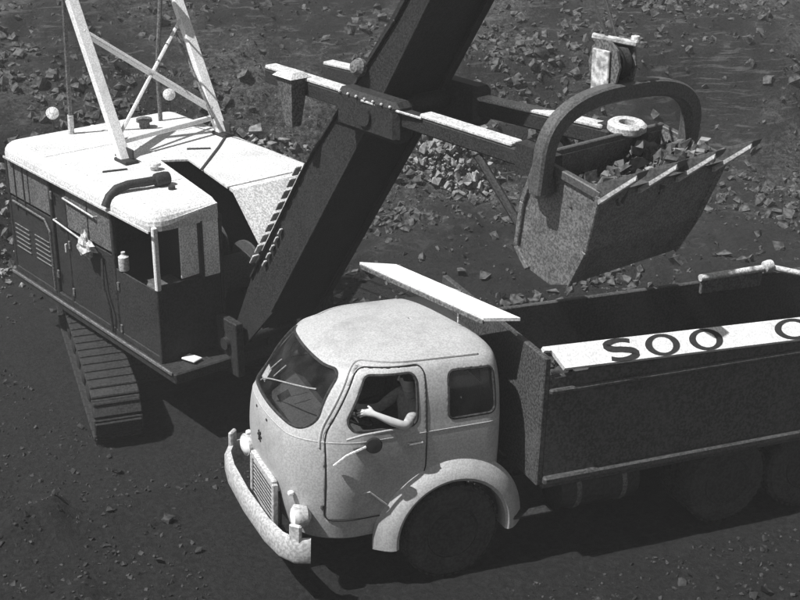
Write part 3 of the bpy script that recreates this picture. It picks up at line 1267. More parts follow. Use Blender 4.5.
# face and cap
fc = MB()
fc.hull([(-.415, -.49, 2.075), (-.40, -.505, 2.045), (-.40, -.475, 2.045), (-.395, -.49, 2.115), (-.425, -.49, 2.055)])
fc.build('nose', 'skin', person, True)
for s in (-1, 1):
    MB().lathe([(0, -.013), (.010, -.008), (.013, 0), (.008, .009), (0, .012)], (-.392, -.49 + s * .035, 2.10), (-1, 0, 0), 10).build('eye', 'seam', person, True)
    MB().hull([(-.31, -.49 + s * .088, 2.12), (-.285, -.49 + s * .105, 2.115), (-.28, -.49 + s * .10, 2.07), (-.31, -.49 + s * .09, 2.06),
               (-.30, -.49 + s * .085, 2.09)]).build('ear', 'skin', person, True)
MB().box((-.398, -.49, 2.015), (.012, .05, .01)).build('mouth', 'seam', person)
cp_ = MB().lathe([(.107, 0), (.112, .04), (.10, .085), (.06, .11), (0, .115)], (-.305, -.49, 2.145), (.05, 0, 1), 24)
cpo = cp_.build('cap', 'cap', person, True)
MB().prism([(-.39, -.58), (-.45, -.56), (-.485, -.49), (-.45, -.42), (-.39, -.40)], lambda p, k: (p[0], p[1], 2.15 + .012 * k + (p[0] + .39) * .25)).build('visor', 'cap', cpo)
MB().lathe([(.1, -.07), (.104, 0), (.1, .01)], (-.285, -.49, 2.13), (0, 0, 1), 20).build('hair', 'seam', person, True)

# ------------------------------------------------------------------ the power shovel
shovel = empty('power_shovel', SH_LOC, (0, 0, SH_YAW),
               'crawler power shovel with white house roof, white gantry and dark boom over the truck', 'power shovel')
shovel.scale = (SH_SIZE,) * 3

# running gear: two crawler tracks
TRK_L0, TRK_L1, TRK_R = -3.9, .15, .37
ZC = .40
UM = Matrix.Translation((-1.9, 0, 0)) @ Matrix.Rotation(R(-20), 4, 'Z') @ Matrix.Translation((1.9, 0, 0))
shoe = MB().box((0, 0, 0), (.255, .66, .06), ch=.015).box((-.06, 0, .035), (.05, .64, .05), ch=.012).mesh('track_shoe', 'dark_paint')
for s in (-1, 1):
    yc = s * 1.42
    fr = MB()
    fr.box(((TRK_L0 + TRK_L1) / 2, yc, .40), (TRK_L1 - TRK_L0 - .2, .36, .42), ch=.06)
    tr = fr.build('crawler_track', 'dark_paint', shovel)
    tr.matrix_local = UM
    for xx in (TRK_L0, TRK_L1):
        wh = MB().lathe([(.06, -.24), (.28, -.22), (.32, -.2), (.32, .2), (.28, .22), (.26, .16), (.14, .15), (.13, .26), (0, .27)],
                        (xx, yc, ZC), (0, s, 0), 26).build('tumbler', 'boom_steel', tr, True)
    for k in range(6):
        MB().lathe([(.04, -.26), (.16, -.24), (.16, .24), (.12, .26), (0, .27)], (TRK_L0 + .6 + k * .59, yc, .2), (0, s, 0), 18).build('roller', 'boom_steel', tr, True)
    ln = TRK_L1 - TRK_L0
    per = 2 * ln + 2 * math.pi * TRK_R
    ns = 40
    for k in range(ns):
        d = per * k / ns
        if d < ln:
            p, a = (TRK_L0 + d, ZC + TRK_R), 0
        elif d < ln + math.pi * TRK_R:
            th_ = (d - ln) / TRK_R
            p, a = (TRK_L1 + TRK_R * math.sin(th_), ZC + TRK_R * math.cos(th_)), th_
        elif d < 2 * ln + math.pi * TRK_R:
            p, a = (TRK_L1 - (d - ln - math.pi * TRK_R), ZC - TRK_R), math.pi
        else:
            th_ = math.pi + (d - 2 * ln - math.pi * TRK_R) / TRK_R
            p, a = (TRK_L0 + TRK_R * math.sin(th_), ZC + TRK_R * math.cos(th_)), th_
        o = link('track_shoe', shoe, tr)
        o.location = (p[0], yc, p[1])
        o.rotation_euler = (0, a, 0)
MB().box((-1.9, 0, .50), (2.4, 2.3, .42), ch=.08).build('car_body', 'dark_paint', shovel).matrix_local = UM
MB().lathe([(1.15, .70), (1.2, .73), (1.2, .92), (1.1, .95)], (-1.9, 0, 0), (0, 0, 1), 40).build('swing_ring', 'boom_steel', shovel, True)

# house ------------------------------------------------------------
DZ = .95
deck = MB().box((-2.15, 0, DZ + .06), (5.1, 3.06, .16), ch=.02).build('deck', 'dark_paint', shovel)
MB().box((-2.15, -1.545, DZ + .13), (5.0, .03, .05)).build('deck_highlight', 'grey_panel', deck)  # paler strip paints a highlight along the deck edge
WZ0, WZ1 = DZ + .14, 3.06
# near (right) side wall made of posts, rails and separate panels
side = MB()
for xx in (-4.58, -3.10, -2.62, -1.20, -.03):
    side.box((xx, -1.47, (WZ0 + WZ1) / 2), (.07, .06, WZ1 - WZ0))
side.box((-2.3, -1.47, WZ1 - .04), (4.6, .055, .09)).box((-2.3, -1.47, WZ0 + .05), (4.6, .055, .1))
side_o = side.build('house_wall', 'dark_paint', shovel)


def panel(x0, x1, z0, z1, m, nm='wall_panel', y=-1.475, th=.025):
    return MB().box(((x0 + x1) / 2, y, (z0 + z1) / 2), (x1 - x0, th, z1 - z0), ch=.006).build(nm, m, side_o)


panel(-4.54, -3.86, 2.40, 3.0, 'grey_panel')
panel(-3.82, -3.14, 2.40, 3.0, 'grey_panel')
panel(-4.54, -3.14, WZ0 + .1, 2.36, 'dark_paint')
panel(-3.06, -2.66, WZ0 + .1, 3.0, 'dark_paint', 'wall_door', y=-1.44)
panel(-2.58, -1.94, 2.36, 3.0, 'grey_panel')
panel(-1.90, -1.24, 2.36, 3.0, 'grey_panel')
panel(-2.58, -1.24, WZ0 + .1, 2.32, 'dark_paint')
panel(-1.16, -.07, WZ0 + .1, 2.15, 'dark_paint')
for a, b in (((-2.57, 2.83), (-1.62, 2.79)), ((-2.95, 2.40), (-2.11, 2.33))):
    gr_ = MB().tube([(a[0], -1.48, a[1]), (a[0], -1.535, a[1]), (b[0], -1.535, b[1]), (b[0], -1.48, b[1])], .014, 6).build('grab_rail', 'light_steel', side_o, True)
for xx in (-4.3, -4.0):
    MB().box((xx, -1.495, 2.58), (.02, .02, .8)).build('panel_batten', 'dark_paint', side_o)
for xx in (-4.2, -3.5):  # small pale wall parts from here to the oil can, added as broken highlights
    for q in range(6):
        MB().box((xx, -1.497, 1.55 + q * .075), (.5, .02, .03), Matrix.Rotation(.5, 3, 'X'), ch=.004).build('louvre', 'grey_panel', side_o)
for xx, zz in ((-3.03, 2.75), (-3.03, 1.5), (-2.55, 2.1), (-2.55, 1.35), (-1.1, 1.9), (-1.1, 1.25)):
    MB().box((xx, -1.50, zz), (.05, .03, .13), ch=.008).build('hinge', 'grey_panel', side_o)
MB().box((-2.72, -1.475, 2.0), (.03, .05, .14), ch=.01).build('door_latch', 'light_steel', side_o)
MB().tube([(-4.4, -1.52, 2.32), (-3.3, -1.52, 2.30), (-3.15, -1.52, 2.15), (-3.15, -1.52, 1.2)], .018, 6).build('conduit', 'grey_panel', side_o, True)
MB().tube([(-1.5, -1.52, 2.2), (-1.45, -1.56, 1.8), (-1.3, -1.56, 1.5), (-1.32, -1.53, 1.15)], .02, 6).build('hose', 'rubber', side_o, True)
MB().lathe([(.07, 0), (.075, .02), (.075, .2), (.03, .23), (.03, .27)], (-1.0, -1.44, 2.16), (0, 0, 1), 14).build('oil_can', 'light_steel', shovel, True)
# rear and far walls
MB().box((-4.58, 0, (WZ0 + WZ1) / 2), (.05, 2.9, WZ1 - WZ0)).build('house_wall', 'dark_paint', shovel)
MB().box((-2.55, 1.47, (WZ0 + WZ1) / 2), (4.05, .05, WZ1 - WZ0)).build('house_wall', 'dark_paint', shovel)
# front of the operator's side: corner post, sashes, apron
fr = MB().box((.0, -1.475, 2.62), (.065, .075, .90)).build('corner_post', 'white', shovel)
MB().box((-.01, -.98, 1.66), (.04, .95, 1.14)).build('front_apron', 'dark_paint', shovel)
MB().box((.0, -.97, 2.63), (.03, .30, .74), Matrix.Rotation(.12, 3, 'Z')).build('front_sash', 'front_panel', shovel)
MB().box((.01, -.63, 2.60), (.03, .25, .80)).build('front_sash', 'front_panel', shovel)
MB().box((.015, -.775, 2.60), (.05, .035, .84)).build('sash_post', 'dark_paint', shovel)
MB().box((-.02, -.46, 2.05), (.06, .05, 2.0)).build('slot_post', 'dark_paint', shovel)
MB().box((-1.2, -.44, 2.2), (2.0, .04, 1.6), Matrix.Rotation(-.15, 3, 'Z')).build('cab_partition', 'interior', shovel)
MB().box((-.75, -.95, 1.5), (.5, .5, .9), ch=.05).build('operator_seat', 'leather', shovel)
for q in range(4):
    MB().tube([(-.25, -1.15 + q * .16, WZ0), (-.22, -1.15 + q * .16, 2.1)], .014, 6).build('control_lever', 'light_steel', shovel)

# roof: one sheet with rolled edges, cut by the rope slot
RP = [(-4.66, -1.56), (.03, -1.56), (.03, -.50), (-2.12, -.14), (-1.90, .21), (-.42, -.06), (-.42, 1.56), (-4.66, 1.56)]


def round_poly(poly, rads, n=5):
    out = []
    m = len(poly)
    for i in range(m):
        p0, p1, p2 = Vector(poly[i - 1]), Vector(poly[i]), Vector(poly[(i + 1) % m])
        r_ = rads[i]
        if r_ <= 0:
            out.append(p1)
            continue
        a, b = p1 + (p0 - p1).normalized() * r_, p1 + (p2 - p1).normalized() * r_
        for k in range(n + 1):
            t = k / n
            out.append(a * (1 - t) ** 2 + p1 * 2 * t * (1 - t) + b * t * t)
    return out


def inset_edges(poly, ds):
    n = len(poly)
    out = []
    for i in range(n):
        p0, p1, p2 = Vector(poly[i - 1]), Vector(poly[i]), Vector(poly[(i + 1) % n])
        a, b = (p1 - p0).normalized(), (p2 - p1).normalized()
        na, nb = Vector((-a.y, a.x)), Vector((-b.y, b.x))
        da, db = ds[i - 1], ds[i]
        # intersection of the two moved edges
        q, r2 = p1 + na * da, p1 + nb * db
        den = a.x * b.y - a.y * b.x
        t = ((r2.x - q.x) * b.y - (r2.y - q.y) * b.x) / den
        out.append(q + a * t)
    return out


lay = [(0, 3.00), (0, 3.07), (.012, 3.13), (.045, 3.185), (.10, 3.225), (.17, 3.245)]
vs, fs = [], []
for d, z in lay:
    pp = inset_edges(RP, [d, d, 0, 0, 0, 0, d, d])
    rp = round_poly(pp, [.34 - d, .30 - d, .02, .02, .02, .02, .26 - d, .26 - d])
    n_ = len(rp)
    vs += [(q.x, q.y, max(z, 3.215) if q.x > -2.2 and -.52 < q.y < .3 and q.x < .02 else z) for q in rp]
for i in range(len(lay) - 1):
    for j in range(n_):
        fs.append((i * n_ + j, i * n_ + (j + 1) % n_, (i + 1) * n_ + (j + 1) % n_, (i + 1) * n_ + j))
fs.append(tuple(range((len(lay) - 1) * n_, len(lay) * n_)))
roof = MB().add(vs, fs).build('roof', 'roof_white', shovel)
MB().bar((-4.45, -1.575, 3.03), (.03, -1.575, 3.03), .02, .035, ch=.004).build('eave_trim', 'light_steel', roof)
# raised plate joints on the roof
for xx in (-3.35, -1.15):
    MB().bar((xx, -1.4, 3.247), (xx, -.36 if xx > -2 else 1.4, 3.247), .05, .012, ch=.003).build('roof_seam', 'roof_white', roof)
MB().bar((-4.5, -.02, 3.247), (-2.2, -.02, 3.247), .05, .012, ch=.003).build('roof_seam', 'roof_white', roof)
for k in range(26):
    xx, yy = -4.45 + (k % 13) * .33, -1.33 if k < 13 else 1.33
    if xx > -.5 and yy > 0:
        continue
    MB().lathe([(.018, 0), (.014, .008), (0, .011)], (xx, yy, 3.244), (0, 0, 1), 6).build('rivet', 'roof_white', roof)
# sloping hood over the front of the far half
hood = MB().prism([(-.40, 3.235), (-.30, 3.22), (.52, 2.40), (.50, 2.36), (-.32, 3.17), (-.42, 3.19)],
                  lambda p, k: (p[0], -.03 + 1.20 * k, p[1])).build('front_hood', 'roof_white', shovel)
MB().box((.36, .58, 1.72), (.05, 1.15, 1.45)).build('front_wall', 'dark_paint', shovel)
# bits on the roof
MB().lathe([(.085, 0), (.085, .10), (.13, .105), (.125, .15), (.03, .18), (0, .18)], (-3.86, .58, 3.24), (0, 0, 1), 20).build('vent_cap', 'grey_panel', roof, True)
MB().lathe([(.06, 0), (.06, .07), (.10, .075), (.09, .11), (0, .12)], (-1.75, -.45, 3.24), (0, 0, 1), 16).build('vent_cap', 'light_steel', roof, True)
ex = [(-1.10, -1.60, 3.10), (-1.12, -1.52, 3.22), (-1.12, -1.40, 3.31), (-1.10, -1.22, 3.34), (-1.06, -1.0, 3.34), (-1.04, -.82, 3.34)]
exo = MB().tube(ex, .062, 12).build('exhaust_pipe', 'boom_steel', roof, True)
MB().lathe([(.03, -.02), (.09, 0), (.10, .05), (.10, .16), (.09, .21), (.03, .23)], (-1.04, -.84, 3.34), (.05, 1, 0), 16).build('exhaust_flange', 'boom_steel', exo, True)
MB().lathe([(.05, 0), (.05, .05), (0, .06)], (-.80, -.72, 3.24), (0, 0, 1), 12).build('roof_plug', 'boom_steel', roof)
for x0, y0, x1, y1 in ((-2.35, .45, -2.15, .75), (-2.1, -1.1, -2.0, -.75), (-2.75, -.55, -2.55, -.35)):
    MB().bar((x0, y0, 3.255), (x1, y1, 3.255), .03, .03).build('roof_cleat', 'boom_steel', roof)
MB().tube([(-2.83, 1.52, 3.26), (-2.1, .85, 3.265), (-1.30, .06, 3.26)], .016, 6).build('slack_rope', 'rope', shovel)
# winch drums seen down the slot
for xx, zz in ((-1.45, 2.0), (-.55, 1.9)):
    MB().lathe([(.42, -.34), (.42, -.30), (.26, -.29), (.26, .29), (.42, .30), (.42, .34)], (xx, -.02, zz), (0, 1, 0), 28).build('winch_drum', 'interior', shovel, True)

# gantry: two leaning legs, braces, upright struts
G_N0, G_N1 = Vector((-2.38, -.57, 3.22)), Vector((-3.80, -.57, 5.62))
G_F0, G_F1 = Vector((-2.72, 1.32, 3.22)), Vector((-4.14, 1.32, 5.62))


def on_leg(near, z):
    a, b = (G_N0, G_N1) if near else (G_F0, G_F1)
    return a + (b - a) * ((z - a.z) / (b.z - a.z))


gan = MB().bar(G_N0, G_N1, .17, .12, up=(1, 0, .5)).build('gantry_leg', 'white', shovel)
gan2 = MB().bar(G_F0, G_F1, .17, .12, up=(1, 0, .5)).build('gantry_leg', 'white', shovel)
MB().bar(G_F0 + Vector((-.02, -.14, .3)), G_F1 + Vector((.3, -.10, -.9)), .03, .05, up=(1, 0, .5)).build('leg_flange', 'grey_panel', gan2)
for p in (G_N0, G_F0):
    MB().box(p + Vector((.02, 0, .05)), (.36, .22, .05)).box(p + Vector((.02, .06, .13)), (.24, .03, .18)).build('leg_foot', 'boom_steel', shovel)
MB().bar(on_leg(1, 3.50), on_leg(0, 3.50), .06, .075).build('gantry_crossbar', 'white', shovel)
MB().bar(on_leg(1, 5.0), on_leg(0, 3.62) + Vector((0, -.05, 0)), .06, .13, up=(1, 0, .6)).build('gantry_brace', 'white', shovel)
MB().bar(on_leg(1, 3.55), on_leg(0, 4.95), .05, .06, up=(1, 0, .6)).build('gantry_brace', 'white', shovel)
MB().bar(on_leg(1, 5.6) + Vector((0, -.15, 0)), on_leg(0, 5.6) + Vector((0, .15, 0)), .16, .2).build('gantry_head', 'white', shovel)
for k in range(3):
    MB().lathe([(.05, -.05), (.2, -.05), (.22, -.05), (.19, 0), (.22, .05), (.05, .05)], on_leg(1, 5.75) + Vector((0, .5 + k * .4, 0)), (0, 1, 0), 24).build('gantry_sheave', 'boom_steel', shovel, True)
MB().tube([(-4.26, -.50, 3.22), (-4.20, -.50, 4.1), (-4.0, -.54, 5.55)], .036, 8).build('gantry_strut', 'grey_panel', shovel, True)
MB().tube([(-4.05, .98, 3.22), (-4.08, 1.0, 4.1), (-4.2, 1.25, 5.55)], .036, 8).build('gantry_strut', 'grey_panel', shovel, True)
MB().tube([(-4.26, -.50, 3.22), (-4.235, -.50, 3.55)], .05, 8).build('strut_sleeve', 'light_steel', shovel, True)
# flood lamps
for c in ((-4.62, -.62, 3.52), (-4.50, 1.42, 3.52)):
    fl = MB().lathe([(.02, .13), (.07, .11), (.095, .04), (.10, -.03), (.0, -.05)], c, (-.9, .25, -.25), 20).build('flood_lamp', 'front_panel', shovel, True)
    MB().tube([(c[0], c[1], 3.22), (c[0], c[1], 3.44)], .018, 6).build('lamp_stem', 'boom_steel', fl)

# boom ---------------------------------------------------------------
BA = R(54.5)
bd = Vector((math.cos(BA), 0, math.sin(BA)))
bn = Vector((math.sin(BA), 0, -math.cos(BA)))     # towards the front underside
B0 = Vector((.62, 0, 2.18))


def bp_(l, d, y):
    return B0 + bd * l + bn * d + Vector((0, y, 0))


BWn, BD, BLEN = .44, .60, 7.4
pts = []
bm_ = MB()
for y in (-BWn, BWn):       # two side plates
    ys_ = y
    bm_.hull([bp_(l, d, ys_ + e) for l, d in ((-1.0, .15), (-1.0, .40), (.2, 0), (.2, BD), (2.6, 0), (3.6, BD), (5.2, .24), (BLEN, .30), (BLEN, .52)) for e in (-.02, .02)])
boom = bm_.build('boom', 'boom_steel', shovel)
MB().hull([bp_(l, d, y) for l, d in ((-.3, .08), (-.3, BD - .06), (2.6, .05), (3.5, BD - .06), (6.8, .34), (6.8, BD - .14)) for y in (-BWn + .03, BWn - .03)]).build('boom_web', 'boom_steel', boom)
# rolled flanges and stiffeners along the plates
for y in (-BWn, BWn):
    for l0, d0, l1, d1 in ((.2, 0, 2.6, 0), (2.6, 0, 5.2, .24), (5.2, .24, 7.2, .29), (.2, BD - .01, 3.6, BD - .01), (3.6, BD - .01, 7.2, .52)):
        MB().bar(bp_(l0, d0, y), bp_(l1, d1, y), .11, .035, up=bn).build('boom_flange', 'boom_steel', boom)
for k in range(9):          # short pale rungs up the back edge of the near plate
    l = .48 + k * .225
    MB().bar(bp_(l, -.055, -BWn - .07), bp_(l + .16, -.055, -BWn - .07), .10, .03, up=bn).build('boom_rung', 'light_steel', boom)
for k in range(5):
    l = .62 + k * .17
    MB().bar(bp_(l, .12, -BWn - .05), bp_(l + .11, .12, -BWn - .05), .05, .03, up=bn).build('boom_rung', 'light_steel', boom)
MB().lathe([(.06, -.42), (.34, -.42), (.36, -.40), (.3, -.36), (.3, .36), (.36, .40), (.34, .42), (.06, .42)], bp_(BLEN + .1, .42, 0), (0, 1, 0), 30).build('boom_sheave', 'boom_steel', boom, True)
MB().tube([bp_(-.9, .28, -.7), bp_(-.9, .28, .7)], .09, 12).build('boom_foot_pin', 'boom_steel', boom, True)
for yy in (-.58, .58):
    MB().box(bp_(-.95, .3, yy), (.5, .12, .8)).build('boom_foot_bracket', 'dark_paint', shovel)

# dipper sticks -----------------------------------------------------
SZ = 5.37
ship = Vector((3.15, 0, SZ - .10))
for s, x0, x1 in ((-1, 1.50, 6.02), (1, 1.15, 6.12)):
    y = s * .56
    z0, z1 = (SZ, SZ) if s < 0 else (SZ - .18, SZ + .02)
    stk = MB().bar((x0, y, z0 - .11), (x1, y, z1 - .11), .16, .18, ch=.02).build('dipper_stick', 'boom_steel', shovel)
    if s < 0:
        segs = ((x0 + .02, 3.05), (4.45, x1 - .15))
    else:
        segs = ((x0 + .02, x1 - .1),)
    for a, b in segs:
        za = z0 + (z1 - z0) * (a - x0) / (x1 - x0)
        zb = z0 + (z1 - z0) * (b - x0) / (x1 - x0)
        MB().bar((a, y, za), (b, y, zb), .17, .05, ch=.018).build('stick_rack', 'light_steel', stk)
    # saddle block where the stick slides through
    MB().box((3.60, y + s * .02, SZ - .16), (1.10, .28, .46), ch=.06).build('saddle_block', 'boom_steel', shovel)
MB().tube([(3.60, -.75, SZ - .16), (3.60, .75, SZ - .16)], .12, 14).build('shipper_shaft', 'boom_steel', shovel, True)
for k in range(7):
    MB().box((3.16 + k * .15, -.73, SZ + .03), (.03, .03, .03)).build('saddle_bolt', 'light_steel', shovel)
MB().tube([(3.55, -.725, SZ - .0), (4.5, -.655, SZ - .015)], .014, 6).build('crowd_rope', 'light_steel', shovel)
# tapered crowd housing hanging at the stick tails
CHX = 2.22
MB().hull([(CHX + x, y, z) for x, y, z in ((-.17, -.84, 5.40), (.15, -.84, 5.40), (-.17, -.60, 5.40), (.15, -.60, 5.40),
           (-.08, -.78, 4.80), (.05, -.78, 4.80), (-.08, -.65, 4.80), (.05, -.65, 4.80))]).build('crowd_housing', 'grey_panel', shovel)
MB().hull([(CHX + x, y, z) for x, y, z in ((-.20, -.87, 5.40), (.18, -.87, 5.40), (-.20, -.57, 5.40), (.18, -.57, 5.40),
           (-.14, -.80, 5.46), (.12, -.80, 5.46), (-.14, -.64, 5.46), (.12, -.64, 5.46))]).build('housing_cap', 'light_steel', shovel)
# pale fittings on the boom by the saddle
MB().lathe([(.03, -.06), (.10, -.04), (.11, .02), (.07, .08), (0, .09)], bp_(4.35, .12, -BWn - .08), (0, -1, .3), 14).build('rope_guide', 'grey_panel', boom, True)

# dipper -------------------------------------------------------------
DW = .76
prof_o = [(6.38, 5.36), (6.20, 4.90), (6.13, 4.42), (6.30, 4.22), (6.60, 4.14), (6.86, 4.22), (7.06, 4.62), (7.20, 5.21)]
dp = MB()
vs, fs = [], []
rad = []
# rounded bucket shell: profile swept across, ends closed by plates, open on top
inn = []
cx_, cz_ = 6.68, 4.85
for x, z in prof_o:
    inn.append((x + (cx_ - x) * .10, z + (cz_ - z) * .08 if z < 5.1 else z))
DF = 1.02           # the far cheek flares out towards the lip


def cheek(y, z):
    return y if y < 0 else DW + (DF - DW) * smoothstep(4.3, 5.3, z)


for y in (-DW, DW):
    for x, z in prof_o:
        vs.append((x, cheek(y, z), z))
    for x, z in inn:
        vs.append((x, cheek(y, z) - .05 * (1 if y > 0 else -1), z))
k = len(prof_o)
A0, I0, A1, I1 = 0, k, 2 * k, 3 * k
for i in range(k - 1):
    fs += [(A0 + i, A0 + i + 1, A1 + i + 1, A1 + i), (I0 + i, I1 + i, I1 + i + 1, I0 + i + 1)]
fs += [tuple(range(A0, A0 + k)), tuple(range(A1, A1 + k)), tuple(range(I0, I0 + k)), tuple(range(I1, I1 + k))]
fs += [(A0, A1, I1, I0), (A0 + k - 1, I0 + k - 1, I1 + k - 1, A1 + k - 1), (A0, I0, I0 + k - 1, A0 + k - 1), (A1, A1 + k - 1, I1 + k - 1, I1)]
dipper = MB().add(vs, fs).build('dipper', 'dipper_steel', shovel)
# rim, corner bands and hinge straps
rim = MB()
for s in (-1, 1):
    rim.bar((6.36, cheek(s * DW, 5.36), 5.36), (7.22, cheek(s * DW, 5.36), 5.21), .07, .09)
rim.bar((6.37, -DW, 5.37), (6.37, DF, 5.37), .06, .10)
rim.build('dipper_rim', 'bail_steel', dipper)
lip = MB().hull([(7.14, -DW - .03, 5.16), (7.14, DF + .03, 5.16), (7.33, -DW - .03, 5.27), (7.33, DF + .03, 5.27), (7.17, -DW - .03, 5.27), (7.17, DF + .03, 5.27)])
lip.build('dipper_lip', 'bail_steel', dipper)
for i in range(k - 1):
    for s in (-1, 1):
        a, b = prof_o[i], prof_o[i + 1]
        if i in (0, 1, 2, 5, 6):
            MB().bar((a[0], cheek(s * DW, a[1]) + s * .012, a[1]), (b[0], cheek(s * DW, b[1]) + s * .012, b[1]), .05, .06, ch=.01).build('edge_band', 'dipper_steel', dipper)
tooth = MB().hull([(0, -.10, -.06), (0, .10, -.06), (0, -.10, .08), (0, .10, .08), (.28, -.075, .18), (.28, .075, .18), (.31, -.065, .23), (.31, .065, .23), (.10, -.10, .13), (.10, .10, .13)])\
    .mesh('tooth', 'bail_steel')
wear = MB().hull([(.02, -.105, -.065), (.02, -.06, -.07), (.30, -.08, .175), (.30, -.045, .17), (.02, -.11, -.03), (.31, -.08, .215)]).mesh('tooth_edge', 'light_steel')
for q in (-.68, -.14, .40, .94):
    to = link('tooth', tooth, dipper)
    to.location = (7.18, q, 5.22)
    to.scale = (1.45, 1.1, 1.35)
    we = link('tooth_edge', wear, to)
for s in (-1, 1):
    MB().lathe([(.03, -.06), (.14, -.05), (.14, .05), (.05, .07)], (6.50, .83 * s if s < 0 else 1.06, 5.16), (0, s, 0), 20).build('bail_pin', 'bail_steel', dipper, True)
    MB().tube([(5.35, s * .60, 5.12), (6.12, s * .66, 4.52)], .045, 8).build('pitch_brace', 'boom_steel', shovel, True)
    MB().hull([(5.95, s * .50, 5.42), (5.95, s * .66, 5.42), (5.95, s * .50, 5.10), (5.95, s * .66, 5.10), (6.50, s * .56, 5.40), (6.50, s * .66, 5.40), (6.50, s * .56, 5.2), (6.50, s * .66, 5.2)])\
        .build('stick_end', 'boom_steel', shovel)
# the pale forked end of the far stick inside the bail
fk = MB().lathe([(.09, -.05), (.17, -.055), (.20, -.03), (.20, .03), (.17, .055), (.09, .05), (.09, -.05)], (6.30, .56, 5.44), (.1, 0, 1), 28)
fk.build('stick_fork', 'light_steel', shovel, True)
# bail arch
path = []
for i in range(33):
    a = math.pi * i / 32
    c_, s_ = math.cos(a), math.sin(a)
    ex_ = .75
    y = -.90 * math.copysign(abs(c_) ** ex_, c_)
    z = 5.42 + .56 * abs(s_) ** ex_
    path.append((y, z))
path = [(-.90, 5.10), (-.90, 5.25)] + path + [(.90, 5.25), (.90, 5.10)]
path = [(y if y < 0 else y * 1.16, z) for y, z in path]
vs, fs = [], []
for i, (y, z) in enumerate(path):
    a, b = Vector(path[max(i - 1, 0)]), Vector(path[min(i + 1, len(path) - 1)])
    d = (b - a).normalized()
    nr = Vector((-d.y, d.x))
    tw = .065
    lean = 6.55 + (z - 5.1) * .12 + .06 * (y + .9)
    for dx, dn in ((-.08, -tw), (-.08, tw), (-.055, tw + .02), (.055, tw + .02), (.08, tw), (.08, -tw), (.055, -tw - .02), (-.055, -tw - .02)):
        vs.append((lean + dx, y + nr.x * dn, z + nr.y * dn))
for i in range(len(path) - 1):
    for j in range(8):
        fs.append((i * 8 + j, i * 8 + (j + 1) % 8, (i + 1) * 8 + (j + 1) % 8, (i + 1) * 8 + j))
fs += [tuple(range(8)), tuple(range((len(path) - 1) * 8, len(path) * 8))]
bail = MB().add(vs, fs).build('bail', 'bail_steel', shovel, True)
# hoist block above it
hb = Vector((6.57, 0, 6.22))
blk = MB()
for s in (-1, 1):
    blk.hull([hb + Vector((x, s * (.10 + e), z)) for x, z in ((-.14, -.22), (.14, -.22), (-.20, 0), (.20, 0), (-.16, .16), (.16, .16), (-.06, .24), (.06, .24)) for e in (0, .03)])
hbo = blk.build('hoist_block', 'grey_panel', shovel)
MB().lathe([(.04, -.06), (.17, -.06), (.19, -.055), (.16, 0), (.19, .055), (.17, .06), (.04, .06)], hb + Vector((0, 0, .02)), (0, 1, 0), 24).build('sheave', 'boom_steel', hbo, True)
MB().box(hb + Vector((-.02, -.15, -.06)), (.22, .03, .42)).build('lit_cheek', 'mottled_pale', hbo)  # pale plate paints the block's sunlit left side
MB().bar(hb + Vector((-.16, -.14, .26)), hb + Vector((.18, .12, .20)), .07, .05).build('block_yoke', 'mottled_pale', hbo)
MB().lathe([(.03, 0), (.05, .03), (.04, .09), (0, .1)], hb + Vector((.12, .16, .17)), (0, 0, 1), 12).build('block_pin', 'light_steel', hbo, True)
MB().box(hb + Vector((0, 0, -.27)), (.16, .2, .16)).build('block_shackle', 'boom_steel', hbo)
bp_top = bp_(BLEN + .1, .42, 0)
for s in (-.09, .09):
    MB().tube([hb + Vector((0, s * .6, .18)), bp_top + Vector((.3, s * 2, 0))], .016, 6).build('hoist_rope', 'rope', shovel)
for s in (-.6, -.2, .2, .6):
    MB().tube([on_leg(1, 5.8) + Vector((.1, .9 + s, 0)), bp_top + Vector((-.1, s * .4, .25))], .016, 6).build('boom_rope', 'rope', shovel)

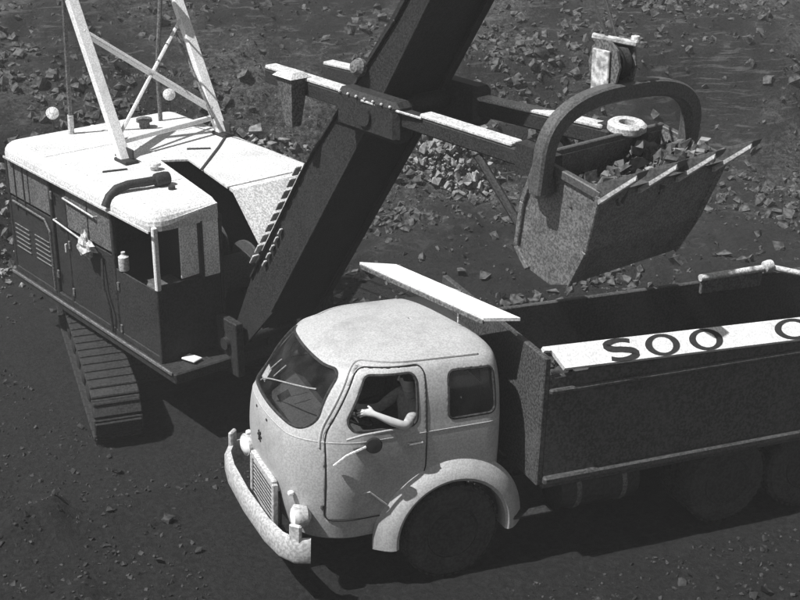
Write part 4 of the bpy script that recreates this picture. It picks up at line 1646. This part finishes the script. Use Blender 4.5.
# coal in the dipper
rng = random.Random(4)
sp = []
for _ in range(420):
    x, y = rng.uniform(6.42, 7.15), rng.uniform(-.70, .70)
    top = 5.05 + .22 * smoothstep(-.1, .8, y) + .10 * smoothstep(6.6, 7.1, x)
    s = .025 + .09 * rng.random() ** 2
    sp.append((x, y, top + rng.uniform(-.15, .06), s))
for _ in range(70):
    x, y = rng.uniform(6.95, 7.25), rng.uniform(.15, .92)
    s = .03 + .07 * rng.random()
    sp.append((x, y, 5.30 + rng.uniform(-.02, .10), s))
dm = lump_mesh('dipper_coal', sp, 'shale', 8)
dm.materials.append(M['stone'])
pick = np.repeat(np.random.default_rng(2).random(len(sp)) < .28, 12).astype(np.int32)
if len(pick) == len(dm.polygons):
    dm.polygons.foreach_set('material_index', pick)
co = link('dipper_coal', dm)
co.matrix_world = SM
co['kind'] = 'stuff'
tag(co, 'lumpy coal heaped in the raised dipper behind its teeth', 'coal')

# pale step plate at the front of the deck, and a rag bundle caught on the side of the house
MB().box((.16, -1.12, 1.13), (.24, .17, .03), Matrix.Rotation(.3, 3, 'Z')).build('deck_step', 'white', shovel)


def crumple(name, c, n, r_, m, seed):
    rg = random.Random(seed)
    mb = MB()
    vs, fs = [], []
    nu, nv = 16, 10
    for j in range(nv + 1):
        for i in range(nu):
            a, b = 2 * math.pi * i / nu, math.pi * j / nv
            d = Vector((math.sin(b) * math.cos(a), math.sin(b) * math.sin(a) * .45, math.cos(b) * .8))
            k = 1 + .8 * noise.fractal(d * 2.8 + Vector((seed, 0, 0)), 1, 2, 4)
            vs.append(Vector(c) + d * r_ * k)
    for j in range(nv):
        for i in range(nu):
            fs.append((j * nu + i, j * nu + (i + 1) % nu, (j + 1) * nu + (i + 1) % nu, (j + 1) * nu + i))
    return mb.add(vs, fs).build(name, m)


rg = crumple('rag_bundle', (-1.76, -1.62, 2.34), 0, .19, 'mottled_pale', 9)
rg.matrix_world = SM
tag(rg, 'crumpled pale rags hung on the dark side of the shovel house', 'rags')

# ------------------------------------------------------------------ fill volume added over the pit to lift the darks
hz = MB().add([(x, y, z) for x in (-420, 420) for y in (-320, 700) for z in (-5, 16)],
              [(0, 1, 3, 2), (4, 6, 7, 5), (0, 4, 5, 1), (2, 3, 7, 6), (0, 2, 6, 4), (1, 5, 7, 3)])
hme = hz.mesh('fill_haze', None)
hm = bpy.data.materials.new('fill_haze')
hm.use_nodes = True
hn = hm.node_tree
hn.nodes.clear()
ho = hn.nodes.new('ShaderNodeOutputMaterial')
pv = hn.nodes.new('ShaderNodeVolumePrincipled')
pv.inputs['Color'].default_value = (.9, .9, .9, 1)
pv.inputs['Density'].default_value = FILL_HAZE
hn.links.new(pv.outputs[0], ho.inputs['Volume'])
hme.materials.append(hm)
hzo = link('fill_haze', hme)
hzo['kind'] = 'stuff'
tag(hzo, 'thin pale fill volume added over the pit to lift the dark tones', 'fill_haze')
